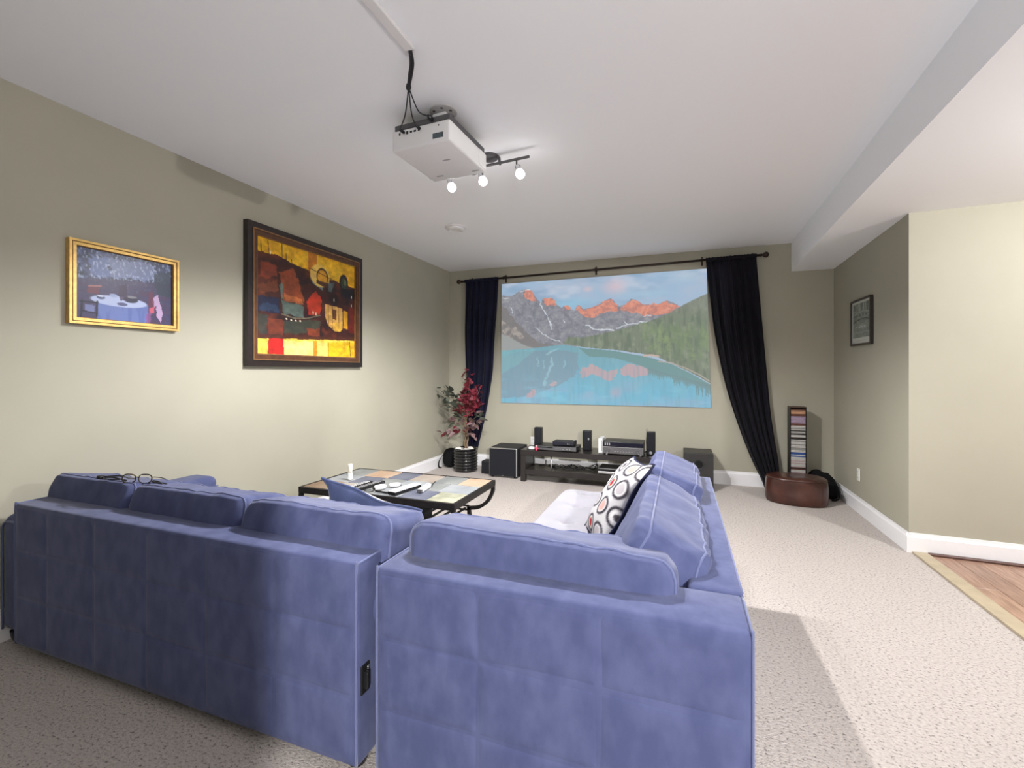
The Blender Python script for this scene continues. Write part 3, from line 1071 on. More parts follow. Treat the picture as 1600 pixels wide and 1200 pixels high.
# ================================================================== PROJECTED PICTURE ON THE BACK WALL
def quad_uv(TL, TR, BR, BL):
    """maps sketch coordinates (drawn over the slanted picture) to the flat picture's 0..1"""
    TL, TR, BR, BL = (np.array(q, float) for q in (TL, TR, BR, BL))

    def f(x, y):
        u = v = 0.5
        for _ in range(8):
            P = (TL * (1 - u) + TR * u) * (1 - v) + (BL * (1 - u) + BR * u) * v
            du = (TR - TL) * (1 - v) + (BR - BL) * v
            dv = (BL - TL) * (1 - u) + (BR - TR) * u
            A = np.array([[du[0], dv[0]], [du[1], dv[1]]])
            d = np.linalg.solve(A, np.array([x, y]) - P)
            u += d[0]
            v += d[1]
        return (u, v)
    return lambda pts: [f(*p) for p in pts]


def lake_picture():
    p = Pic(420, 256, (150, 180, 208))
    q = quad_uv((15, 155), (1528, 42), (1558, 1070), (12, 1030))
    u, v = p.u, p.v
    # sky
    n = p.noise(5, 6, 3, 4)
    p.mix(np.clip((n - 0.40) * 4, 0, 1), (168, 182, 205))
    p.mix(np.clip((p.noise(4, 8, 9, 4) - 0.52) * 5, 0, 1) * 0.8, (128, 160, 192))
    p.mix(np.clip((p.noise(7, 9, 21, 3) - 0.60) * 6, 0, 1) * 0.6, (200, 205, 220))
    def ec(x, y, rx, ry, col, a, soft=0.9):
        (cu, cv), = q([(x, y)])
        p.ell(cu, cv, rx / 1520, ry / 930, col, a, soft)
    ec(900, 170, 120, 80, (220, 186, 194), 0.75)
    ec(705, 190, 50, 26, (220, 188, 194), 0.7)
    ec(1390, 90, 150, 60, (176, 200, 215), 0.6)
    ec(560, 300, 260, 60, (140, 196, 222), 0.7)
    ec(1100, 230, 260, 50, (150, 196, 218), 0.4)
    # mountains
    mtn = q([(0, 232), (60, 240), (110, 236), (170, 205), (215, 188), (262, 200), (300, 250), (345, 292), (360, 262), (400, 266), (440, 258), (465, 300),
             (505, 332), (530, 312), (555, 306), (575, 335), (605, 346), (630, 308), (650, 310), (675, 340), (735, 325), (800, 300), (845, 275), (880, 258),
             (905, 285), (935, 325), (990, 300), (1025, 262), (1060, 272), (1110, 305), (1160, 305), (1215, 300), (1265, 275), (1300, 285), (1355, 320),
             (1400, 380), (1300, 520), (600, 620), (0, 640)])
    p.poly(mtn, (124, 124, 134), 1, 0.012, 4, 30)
    ins = p.inside(mtn, 0.012, 4, 30)
    p.mix(ins * np.clip((p.noise(60, 40, 6, 3) - 0.45) * 4, 0, 1) * 0.5, (96, 98, 108))
    p.mix(ins * np.clip((p.noise(45, 14, 16, 3) - 0.5) * 4, 0, 1) * 0.4, (150, 148, 152))
    # ridges: slanting rock ribs, lighter and darker
    rib = np.sin((u * 46 + v * 20 + (p.noise(14, 14, 81, 3) - 0.5) * 16))
    p.mix(ins * np.clip(rib, 0, 1) * 0.28, (86, 88, 100))
    p.mix(ins * np.clip(-rib - 0.3, 0, 1) * 0.30, (160, 156, 160))
    p.mix(ins * np.clip((p.noise(110, 70, 91, 2) - 0.56) * 7, 0, 1) * 0.35, (172, 170, 176))
    # glowing summits
    red = [[(205, 205), (262, 198), (300, 250), (310, 282), (270, 275), (235, 265), (205, 232)], [(362, 264), (440, 258), (462, 300), (440, 312), (385, 312)],
           [(530, 314), (555, 306), (576, 335), (560, 342), (535, 336)], [(620, 330), (640, 306), (660, 330), (680, 345), (735, 328), (845, 275), (880, 258), (930, 325), (935, 352), (860, 350), (790, 385), (740, 405), (690, 395), (640, 360)],
           [(945, 330), (990, 300), (1025, 262), (1060, 272), (1110, 305), (1215, 302), (1265, 276), (1350, 322), (1290, 372), (1200, 380), (1130, 390), (1040, 360), (960, 352)]]
    for i, r_ in enumerate(red):
        pts = q(r_)
        p.poly(pts, (226, 128, 100), 0.92, 0.03, 8 + i, 60)
        p.mix(p.inside(pts, 0.03, 8 + i, 60) * np.clip(np.sin(u * 150 + v * 60 + p.noise(20, 14, 83, 2) * 12), 0, 1) * 0.35, (240, 168, 140))
        p.mix(p.inside(pts, 0.02, 8 + i, 40) * np.clip((p.noise(70, 50, 31 + i, 2) - 0.5) * 6, 0, 1) * 0.6, (166, 104, 98))
    # snow
    for pts, wd in (([(335, 285), (365, 350), (410, 415), (438, 455)], 0.005), ([(412, 420), (432, 470), (428, 490)], 0.006), ([(300, 475), (350, 520), (430, 560), (495, 582)], 0.004),
                    ([(170, 212), (215, 192), (255, 196)], 0.004), ([(20, 262), (70, 256)], 0.005), ([(95, 330), (115, 362)], 0.004), ([(700, 460), (760, 490), (850, 490), (900, 495)], 0.006),
                    ([(930, 478), (1000, 455), (1080, 440), (1160, 428)], 0.005), ([(975, 430), (1000, 460)], 0.004), ([(1110, 390), (1170, 380)], 0.004), ([(515, 420), (530, 440)], 0.004)):
        p.line(q(pts), wd * 0.62, (222, 228, 236), 0.85, 0.022)
    # near slopes on the left
    p.poly(q([(0, 300), (60, 340), (130, 420), (210, 500), (330, 590), (500, 615), (0, 660)]), (112, 106, 104), 0.85, 0.02, 12, 26)
    p.mix(p.inside(q([(0, 420), (100, 450), (170, 500), (215, 560), (120, 560), (0, 500)]), 0.03, 14) * np.clip((p.noise(50, 30, 77, 2) - 0.4) * 4, 0, 1) * 0.8, (172, 160, 148))
    p.poly(q([(0, 515), (90, 550), (200, 600), (330, 640), (0, 650)]), (148, 152, 150), 0.95, 0.01, 15)
    # forest
    forest = q([(520, 590), (560, 545), (680, 548), (900, 500), (1150, 430), (1290, 370), (1380, 305), (1470, 258), (1545, 222), (1560, 900), (1480, 840), (1300, 740), (1200, 690), (1100, 670), (900, 640), (700, 625)])
    p.poly(forest, (106, 118, 96), 1, 0.006, 18)
    fin = p.inside(forest, 0.006, 18)
    p.mix(fin * np.clip((p.noise(90, 10, 41, 2) - 0.45) * 4, 0, 1) * 0.65, (78, 92, 74))
    p.mix(fin * np.clip((p.noise(60, 20, 42, 2) - 0.58) * 5, 0, 1) * 0.5, (140, 150, 122))
    up = fin * np.clip((q([(0, 0)])[0][1] * 0 + 0.36 - v) * 8, 0, 1)
    p.mix(up * 0.6, (122, 124, 112))
    g = np.random.default_rng(5)
    for i in range(120):
        x = g.uniform(1120, 1560)
        y = 470 + (x - 1180) * 0.15 + g.uniform(0, 230)
        hgt, wd = g.uniform(50, 130), g.uniform(10, 24)
        if y > 690 + (x - 1180) * 0.42: continue
        pts = q([(x, y - hgt), (x + wd, y), (x - wd, y)])
        t = g.uniform(0, 1)
        p.poly(pts, (88 + 44 * t, 108 + 44 * t, 80 + 16 * t), 0.45, 0.02, int(g.integers(999)), 60)
    # lake
    lake = q([(0, 650), (300, 625), (520, 600), (700, 630), (900, 650), (1100, 690), (1300, 745), (1440, 825), (1560, 905), (1560, 1080), (0, 1040)])
    p.poly(lake, (104, 158, 172), 1, 0.004, 23)
    lin_ = p.inside(lake, 0.004, 23)
    p.mix(lin_ * np.clip((v - 0.60) * 3.2, 0, 1) * 0.9, (92, 176, 208))
    p.mix(lin_ * np.clip((p.noise(5, 7, 62, 3) - 0.47) * 5, 0, 1) * np.clip((v - 0.72) * 6, 0, 1) * 0.6, (138, 166, 196))
    p.mix(lin_ * np.clip((p.noise(50, 5, 61, 2) - 0.45) * 4, 0, 1) * 0.3, (120, 176, 190))
    refl = q([(0, 700), (120, 655), (480, 640), (640, 660), (640, 790), (600, 840), (560, 850), (520, 880), (480, 900), (430, 920), (330, 960), (200, 985), (0, 1000)])
    p.mix(p.inside(refl, 0.03, 25, 40) * 0.75, (112, 138, 156))
    p.mix(p.inside(q([(0, 640), (90, 640), (300, 640), (130, 760), (0, 830)]), 0.02, 26) * 0.5, (110, 178, 184))
    for pts, wd in (([(480, 630), (400, 670)], 0.006), ([(430, 700), (435, 750), (400, 810), (370, 900)], 0.008), ([(320, 700), (322, 760)], 0.005), ([(535, 720), (535, 770)], 0.005), ([(370, 720), (372, 770)], 0.004)):
        p.line(q(pts), wd, (150, 200, 212), 0.6, 0.02)
    for pts in ([(650, 780), (690, 770), (740, 745), (800, 770), (850, 800), (930, 780), (925, 830), (885, 875), (820, 850), (740, 825), (660, 850)], [(960, 780), (1000, 750), (1080, 755), (1160, 790), (1150, 820), (1050, 850), (990, 830), (950, 820)],
                [(230, 1000), (270, 930), (310, 930), (290, 990)], [(410, 905), (430, 870), (470, 880), (460, 915)]):
        p.poly(q(pts), (204, 152, 152), 0.8, 0.03, 71, 50)
        p.mix(p.inside(q(pts), 0.03, 71, 50) * np.clip((p.noise(60, 8, 88, 2) - 0.5) * 4, 0, 1) * 0.5, (168, 150, 166))
    ec(915, 960, 60, 55, (188, 158, 180), 0.7)
    ec(720, 970, 60, 40, (150, 166, 194), 0.5)
    ec(760, 1010, 240, 50, (136, 176, 204), 0.5)
    wave = np.clip((p.noise(90, 8, 63, 2) - 0.5) * 4, 0, 1)
    p.mix(lin_ * wave * 0.22, (84, 140, 160))
    p.mix(lin_ * np.clip((p.noise(12, 30, 64, 2) - 0.55) * 4, 0, 1) * np.clip((v - 0.75) * 5, 0, 1) * 0.45, (122, 200, 222))
    # shadowed water along the right shore, with reflected firs
    p.poly(q([(640, 625), (900, 650), (1120, 690), (1300, 745), (1440, 825), (1560, 905), (1560, 935), (1380, 850), (1180, 800), (1100, 760), (900, 700), (720, 690)]), (92, 134, 132), 0.9, 0.01, 33)
    for i in range(34):
        x = 1150 + i * 12.2
        y0 = 780 + (x - 1150) * 0.30
        L = (30 + 60 * g.random()) * (1.4 if x > 1430 else 1)
        p.poly(q([(x - 11, y0), (x + 11, y0), (x, y0 + L)]), (94, 128, 130), 0.85)
    p.line(q([(1115, 685), (1160, 680), (1215, 690)]), 0.006, (198, 168, 150), 0.9)
    p.line(q([(1215, 728), (1300, 738), (1400, 780), (1490, 830), (1550, 875)]), 0.004, (176, 160, 148), 0.8)
    p.a = p.a * 0.84 + np.array((206, 214, 222.0)) * 0.16  # pale haze over the projection mixed into its colours
    return p


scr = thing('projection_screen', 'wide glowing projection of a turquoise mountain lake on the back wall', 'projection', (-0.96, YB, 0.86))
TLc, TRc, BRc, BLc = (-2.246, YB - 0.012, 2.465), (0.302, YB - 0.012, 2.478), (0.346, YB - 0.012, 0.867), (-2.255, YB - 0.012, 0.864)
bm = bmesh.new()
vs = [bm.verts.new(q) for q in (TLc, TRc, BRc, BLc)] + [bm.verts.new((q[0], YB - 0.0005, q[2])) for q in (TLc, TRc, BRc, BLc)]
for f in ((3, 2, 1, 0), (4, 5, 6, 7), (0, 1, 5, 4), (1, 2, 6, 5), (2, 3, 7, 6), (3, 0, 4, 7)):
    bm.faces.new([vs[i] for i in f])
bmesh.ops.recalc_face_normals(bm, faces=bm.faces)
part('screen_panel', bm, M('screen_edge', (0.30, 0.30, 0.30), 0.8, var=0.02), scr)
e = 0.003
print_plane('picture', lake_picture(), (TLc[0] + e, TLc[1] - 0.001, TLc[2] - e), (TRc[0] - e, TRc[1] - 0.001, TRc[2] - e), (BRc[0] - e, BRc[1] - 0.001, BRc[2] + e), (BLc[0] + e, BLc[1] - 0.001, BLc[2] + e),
            attr_mat('projected_light_emission', 0.9, emit=0.93), scr)  # projector's light put in as emission, so the panel itself glows

# ================================================================== FRAMED PICTURES
def wall_frame(name, label, x, ya, yb, za, zb, sgn, prof, pic, mat_pic, inset, rest):
    """frame on a wall x = const; sgn +1 faces +x. prof: list of (width from outer edge, depth, material) steps"""
    root = thing(name, label, 'picture', (x, (ya + yb) / 2, za))
    w0 = 0.0
    for i, (w1, dep, mt) in enumerate(prof):
        bm = bmesh.new()
        a0, a1, b0, b1 = ya + w0, yb - w0, za + w0, zb - w0
        c0, c1, d0, d1 = ya + w1, yb - w1, za + w1, zb - w1
        X0, X1 = x, x + sgn * dep
        out = [(a0, b0), (a1, b0), (a1, b1), (a0, b1)]
        inn = [(c0, d0), (c1, d0), (c1, d1), (c0, d1)]
        vo0 = [bm.verts.new((X0, *q)) for q in out]
        vo1 = [bm.verts.new((X1, *q)) for q in out]
        vi1 = [bm.verts.new((X1, *q)) for q in inn]
        vi0 = [bm.verts.new((X0, *q)) for q in inn]
        for k in range(4):
            j = (k + 1) % 4
            bm.faces.new((vo0[k], vo0[j], vo1[j], vo1[k]))
            bm.faces.new((vo1[k], vo1[j], vi1[j], vi1[k]))
            bm.faces.new((vi1[k], vi1[j], vi0[j], vi0[k]))
            bm.faces.new((vi0[k], vi0[j], vo0[j], vo0[k]))
        bmesh.ops.recalc_face_normals(bm, faces=bm.faces)
        part(('frame', 'frame_bead', 'frame_liner', 'frame_lip', 'mat_board')[i], bm, mt, root)
        w0 = w1
    X = x + sgn * inset
    c0, c1, d0, d1 = ya + w0 - 0.002, yb - w0 + 0.002, za + w0 - 0.002, zb - w0 + 0.002
    l, r_ = (c0, c1) if sgn > 0 else (c1, c0)
    # seen from the room: on the left wall +y is to the right
    print_plane('canvas', pic, (X, l, d1), (X, r_, d1), (X, r_, d0), (X, l, d0), mat_pic, root)
    return root


def garden_picture():
    p = Pic(150, 116, (62, 70, 104))  # tones lightened to take in the hazy reflection over the picture
    q = quad_uv((222, 250), (1120, 440), (1120, 1025), (222, 945))
    p.mix(np.clip((p.noise(24, 18, 2, 3) - 0.46) * 5, 0, 1) * 0.8, (92, 104, 142))
    p.mix(np.clip((p.noise(30, 22, 12, 3) - 0.56) * 6, 0, 1) * 0.7, (40, 50, 66))
    p.poly(q([(340, 340), (500, 360), (490, 540), (380, 560), (330, 480)]), (104, 122, 172), 0.8, 0.08, 5)
    p.poly(q([(500, 370), (900, 420), (1000, 560), (820, 600), (700, 560), (520, 560)]), (128, 140, 182), 0.7, 0.08, 7)
    p.mix(np.clip((p.noise(60, 26, 14, 2) - 0.62) * 8, 0, 1) * (p.v < 0.55) * 0.7, (176, 190, 220))
    p.poly(q([(220, 560), (520, 570), (760, 590), (1120, 620), (1120, 1040), (222, 960)]), (72, 66, 96), 0.85, 0.05, 9)
    p.mix(np.clip((p.noise(20, 24, 19, 2) - 0.55) * 6, 0, 1) * (p.v > 0.5) * 0.5, (86, 62, 84))
    p.poly(q([(920, 520), (1120, 500), (1120, 760), (960, 720)]), (54, 66, 82), 0.8, 0.08, 10)
    p.line(q([(330, 640), (430, 640)]), 0.012, (176, 118, 112), 0.8)
    p.poly(q([(320, 650), (420, 650), (410, 720), (320, 710)]), (112, 62, 76), 0.8, 0.02)
    # round table with cloth
    p.poly(q([(400, 800), (870, 830), (860, 1010), (400, 960)]), (106, 122, 178), 1, 0.01)
    p.mix(p.inside(q([(400, 800), (870, 830), (860, 1010), (400, 960)])) * np.clip((p.noise(26, 3, 30, 2) - 0.5) * 5, 0, 1) * 0.5, (84, 98, 156))
    (cu, cv), = q([(600, 790)])
    p.ell(cu, cv, 0.30, 0.082, (172, 184, 218), 1, 0.08)
    for x, y, rx, ry, c in ((430, 750, .045, .028, (72, 82, 116)), (430, 735, .04, .016, (196, 206, 230)), (540, 730, .045, .03, (150, 162, 200)), (620, 815, .06, .028, (88, 92, 128)), (700, 770, .085, .055, (52, 54, 74)), (700, 745, .075, .02, (130, 128, 138))):
        (cu, cv), = q([(x, y)])
        p.ell(cu, cv, rx, ry, c, 1, 0.2)
    p.poly(q([(580, 640), (660, 610), (670, 780), (600, 780)]), (64, 54, 78), 0.8, 0.03)
    # chair on the left, cloth over chair on the right
    for a, b in (((260, 790), (400, 800)), ((400, 790), (395, 930)), ((270, 880), (395, 905)), ((275, 780), (265, 940))):
        p.line(q([a, b]), 0.012, (40, 42, 58), 0.95)
    p.poly(q([(300, 820), (380, 830), (375, 890), (300, 880)]), (130, 142, 190), 0.7)
    p.poly(q([(915, 760), (970, 725), (1020, 900), (1000, 1000), (960, 940), (950, 820), (920, 870)]), (186, 160, 196), 0.95, 0.02, 41)
    p.poly(q([(870, 700), (920, 690), (930, 860), (870, 840)]), (104, 56, 78), 0.8, 0.02)
    p.poly(q([(880, 860), (935, 840), (930, 900), (880, 910)]), (204, 96, 116), 0.9, 0.02)
    p.poly(q([(850, 900), (900, 890), (890, 1010), (845, 990)]), (136, 88, 140), 0.8, 0.03)
    return p


def abstract_picture():
    p = Pic(210, 180, (214, 160, 20))
    q = quad_uv((165, 140), (905, 380), (905, 1080), (160, 1060))
    p.mix(np.clip((p.noise(8, 8, 2, 3) - 0.4) * 4, 0, 1) * 0.5, (226, 186, 48))
    p.poly(q([(505, 250), (575, 275), (575, 420), (505, 400)]), (178, 104, 24), 0.9)
    dark = q([(160, 250), (300, 290), (420, 360), (520, 400), (600, 430), (760, 500), (905, 545), (905, 960), (700, 930), (160, 930)])
    p.poly(dark, (58, 26, 20), 1, 0.02, 3)
    D = p.inside(dark, 0.02, 3)
    p.mix(D * np.clip((p.noise(7, 7, 5, 3) - 0.48) * 6, 0, 1) * 0.8, (92, 40, 24))
    p.mix(D * np.clip((p.noise(9, 9, 8, 3) - 0.54) * 7, 0, 1) * 0.7, (28, 18, 22))
    def P(pts, c, a=0.9, wob=0.02, sd=1): p.poly(q(pts), c, a, wob, sd)
    P([(185, 330), (300, 370), (290, 450), (180, 470)], (132, 58, 36), 0.8, 0.05, 2)
    P([(170, 520), (290, 470), (290, 560), (180, 590)], (118, 62, 34), 0.7, 0.05, 3)
    P([(300, 410), (400, 380), (450, 520), (480, 640), (330, 640)], (140, 66, 34), 0.85, 0.05, 4)
    P([(330, 590), (460, 620), (470, 670), (340, 640)], (172, 98, 50), 0.7, 0.04, 5)
    P([(165, 600), (300, 620), (310, 740), (165, 730)], (22, 28, 56), 0.95, 0.03, 6)
    P([(180, 650), (290, 680), (290, 730), (180, 710)], (44, 66, 92), 0.6, 0.06, 7)
    P([(300, 520), (325, 500), (320, 640), (470, 680), (475, 770), (330, 745)], (84, 104, 98), 0.85, 0.03, 8)
    P([(500, 640), (560, 560), (610, 620), (600, 740), (500, 745)], (170, 48, 24), 0.9, 0.05, 9)
    P([(520, 450), (560, 450), (625, 520), (620, 560), (540, 500)], (92, 110, 110), 0.9, 0.02, 10)
    P([(660, 490), (720, 500), (690, 570), (665, 560)], (86, 100, 100), 0.9, 0.02, 11)
    P([(330, 800), (600, 790), (600, 860), (520, 880), (430, 910), (330, 890)], (52, 62, 52), 0.8, 0.04, 12)
    P([(170, 740), (225, 750), (225, 900), (165, 910)], (52, 66, 60), 0.7, 0.05, 13)
    P([(480, 850), (590, 860), (590, 920), (510, 920)], (126, 56, 30), 0.8, 0.05, 14)
    # arches
    def E_(x, y, rx, ry, c, a=1.0, soft=0.12):
        (cu, cv), = q([(x, y)]); p.ell(cu, cv, rx / 745, ry / 760, c, a, soft)
    E_(600, 440, 85, 90, (228, 190, 92), 0.9)
    P([(520, 430), (570, 460), (660, 490), (700, 470), (680, 560), (560, 470)], (92, 110, 110), 0.0)
    E_(618, 450, 50, 72, (60, 34, 14)); E_(618, 455, 42, 62, (208, 150, 38))
    P([(570, 470), (670, 500), (670, 540), (570, 500)], (70, 40, 28), 0.9, 0.01)
    E_(803, 500, 42, 70, (30, 26, 22)); E_(806, 508, 28, 50, (52, 66, 52)); E_(815, 500, 12, 34, (122, 128, 80), 0.8, 0.5)
    P([(780, 540), (905, 560), (905, 640), (780, 600)], (20, 18, 28), 0.9, 0.02, 15)
    P([(850, 700), (905, 700), (905, 900), (850, 880)], (104, 26, 20), 0.8, 0.03, 16)
    # jar shape with glowing stripes
    P([(640, 660), (790, 700), (795, 850), (770, 880), (720, 875), (665, 830), (640, 760)], (196, 152, 78), 0.95, 0.008, 17)
    P([(700, 700), (735, 710), (735, 790), (700, 780)], (70, 34, 22), 0.85, 0.01)
    for x in (665, 700, 755):
        p.line(q([(x, 670), (x + 4, 860)]), 0.004, (80, 44, 22), 0.8)
    P([(690, 820), (790, 800), (780, 870), (720, 872)], (224, 174, 52), 0.6, 0.03, 18)
    P([(800, 715), (840, 725), (838, 865), (800, 850)], (206, 148, 34), 0.95, 0.01)
    E_(715, 625, 50, 55, (26, 12, 12), 0.9, 0.4)
    # bottom band
    P([(160, 935), (900, 950), (905, 1085), (160, 1065)], (226, 190, 74), 1, 0.012, 19)
    P([(330, 950), (560, 960), (560, 1075), (330, 1068)], (232, 210, 130), 0.8, 0.03, 20)
    P([(575, 960), (665, 965), (665, 1080), (575, 1078)], (226, 196, 110), 0.8)
    P([(665, 965), (905, 960), (905, 1085), (665, 1080)], (212, 166, 22), 0.9)
    P([(540, 950), (572, 950), (572, 1078), (545, 1076)], (196, 122, 26), 0.9)
    P([(230, 780), (330, 790), (330, 1068), (230, 1064)], (110, 48, 30), 0.9, 0.02, 21)
    P([(232, 930), (330, 940), (330, 1068), (232, 1064)], (196, 30, 26), 0.95, 0.01)
    P([(160, 905), (900, 925), (905, 950), (160, 938)], (70, 34, 24), 0.95, 0.02, 22)
    for a, b in (((190, 180), (192, 260)), ((232, 170), (240, 280)), ((322, 195), (324, 330)), ((350, 270), (350, 340)), ((385, 310), (388, 350)), ((855, 950), (870, 1080)), ((665, 960), (666, 1080)), ((520, 380), (760, 500)), ((795, 560), (800, 830))):
        p.line(q([a, b]), 0.004, (40, 22, 14), 0.9)
    for x, y in ((350, 783), (382, 791), (413, 795), (446, 797)):
        E_(x, y, 7, 7, (224, 214, 190), 1, 0.3)
    for x, y in ((247, 265), (543, 730), (566, 740), (876, 615), (874, 680), (716, 632)):
        E_(x, y, 5, 16, (230, 222, 200), 0.9, 0.4)
    p.line(q([(320, 745), (400, 775), (500, 775), (600, 750)]), 0.006, (120, 120, 96), 0.8)
    p.a = p.a * (0.72 + 0.50 * p.noise(22, 26, 55, 4))[..., None]
    return p


def sketch_picture():
    p = Pic(80, 130, (186, 190, 184))
    m = (p.u > 0.07) & (p.u < 0.93) & (p.v > 0.055) & (p.v < 0.86)
    p.mix(m, (112, 122, 116))
    p.mix(m * np.clip((p.noise(12, 20, 3, 3) - 0.45) * 4, 0, 1) * 0.6, (146, 154, 148))
    p.mix(m * np.clip((p.noise(16, 6, 4, 2) - 0.5) * 5, 0, 1) * (p.v < 0.28) * 0.7, (84, 94, 86))
    def L(a, w, c, al=0.8): p.line(a, w, c, al)
    for x in (0.2, 0.36, 0.42, 0.62, 0.72): L([(x, 0.07), (x + 0.03, 0.26)], 0.02, (160, 168, 160))
    L([(0.08, 0.32), (0.3, 0.27), (0.6, 0.26), (0.92, 0.30)], 0.02, (160, 168, 164))
    for x in (0.14, 0.28, 0.44, 0.60, 0.76): p.ell(x, 0.345, 0.05, 0.03, (82, 92, 88), 0.8, 0.4)
    L([(0.08, 0.50), (0.25, 0.455), (0.45, 0.43), (0.70, 0.43), (0.92, 0.47)], 0.022, (62, 72, 70), 0.9)
    p.ell(0.55, 0.60, 0.28, 0.08, (158, 166, 160), 0.6, 0.6)
    for x in (0.28, 0.42, 0.55, 0.68): p.ell(x, 0.61, 0.05, 0.02, (186, 192, 188), 0.7, 0.5)
    L([(0.1, 0.77), (0.3, 0.73), (0.5, 0.75), (0.7, 0.72), (0.92, 0.75)], 0.022, (150, 158, 154))
    L([(0.25, 0.925), (0.75, 0.925)], 0.012, (140, 142, 138), 0.6)
    return p


PAINT = attr_mat('painted_canvas', 0.45, bump=0.25)
PRINTP = attr_mat('printed_paper', 0.25, spec=0.5)
wall_frame('framed_picture', 'small gold-framed blue picture of a table set in a garden, on the left wall', XL, 1.444, 2.004, 1.545, 1.997, 1,
           [(0.012, 0.032, GOLD), (0.017, 0.026, GOLD_D), (0.032, 0.030, GOLD), (0.036, 0.022, GOLD_D)], garden_picture(), PRINTP, 0.014, None)
wall_frame('framed_picture', 'large dark-framed abstract painting in yellow, rust and black, on the left wall', XL, 2.485, 3.784, 1.33, 2.418, 1,
           [(0.045, 0.045, FRAME_B), (0.053, 0.052, FRAME_G), (0.088, 0.042, FRAME_R), (0.096, 0.034, FRAME_G)], abstract_picture(), PAINT, 0.024, None)
wall_frame('framed_picture', 'small black-framed grey print on the right wall beside the back corner', 1.542, 4.667, 5.15, 1.524, 1.94, -1,
           [(0.016, 0.022, FRAME_B)], sketch_picture(), PRINTP, 0.010, None)


# wall outlets
def outlet(label, c, axis, mat):
    """axis: outward normal"""
    o = thing('wall_outlet', label, 'outlet', c)
    n = Vector(axis)
    s = Vector((0, 0, 1)).cross(n)
    m = Matrix((s, n, Vector((0, 0, 1)))).transposed().to_4x4()
    bm = bmesh.new(); box(bm, (-0.036, 0, -0.058), (0.036, 0.006, 0.058), 0.003, 2, m); part('cover_plate', bm, mat, o, local=True)
    for dz in (-0.026, 0.026):
        bm = bmesh.new(); box(bm, (-0.017, 0.005, dz - 0.020), (0.017, 0.0085, dz + 0.020), 0.003, 2, m)
        sk = part('socket', bm, WHITE_PL, o, local=True)
        for dx in (-0.007, 0.007):
            bm = bmesh.new(); box(bm, (dx - 0.0012, 0.0084, dz - 0.004), (dx + 0.0012, 0.0092, dz + 0.007), 0, 1, m); part('slot', bm, BLACK, sk, local=True)
    return o


outlet('cream wall outlet low on the right wall', (1.5425, 4.995, 0.345), (-1, 0, 0), CREAM)
outlet('white wall outlet on the back wall behind the left end of the media bench', (-1.80, YB, 0.37), (0, -1, 0), WHITE_PL)

# ================================================================== CURTAINS AND ROD
RY = 5.63
rod = thing('curtain_rod', 'dark bronze curtain rod with ball finials and four brackets across the back wall', 'curtain rod', (-1.0, RY, 2.53))
ra_, rb_ = Vector((-2.80, RY, 2.520)), Vector((0.845, RY, 2.565))
bm = bmesh.new(); tube(bm, [ra_, ra_.lerp(rb_, 0.5), rb_], 0.0135, 12); part('rod', bm, ROD, rod, smooth=True)
for q, sx in ((ra_, -1), (rb_, 1)):
    bm = bmesh.new()
    lathe(bm, [(0.016, -0.005), (0.018, 0.004), (0.011, 0.012), (0.013, 0.018), (0.026, 0.028), (0.033, 0.046), (0.028, 0.064), (0.012, 0.076), (0, 0.079)], q, 20, rotm(0, 90 * sx, 0).to_4x4())
    part('finial', bm, ROD, rod, smooth=True)
for bx in (-2.685, -2.185, -0.975, 0.25):
    t = (bx - ra_.x) / (rb_.x - ra_.x)
    z = ra_.lerp(rb_, t).z
    bm = bmesh.new()
    box(bm, (bx - 0.011, YB - 0.006, z - 0.045), (bx + 0.011, YB, z + 0.055), 0.002, 1)
    bar(bm, [(bx, YB - 0.004, z + 0.035), (bx, RY + 0.03, z + 0.03), (bx, RY, z + 0.016)], 0.012, 0.008, (1, 0, 0))
    pts = [(bx, RY + 0.018 * math.cos(a), z + 0.018 * math.sin(a)) for a in np.linspace(R(60), R(330), 12)]
    tube(bm, pts, 0.0045, 6)
    part('bracket', bm, ROD, rod)


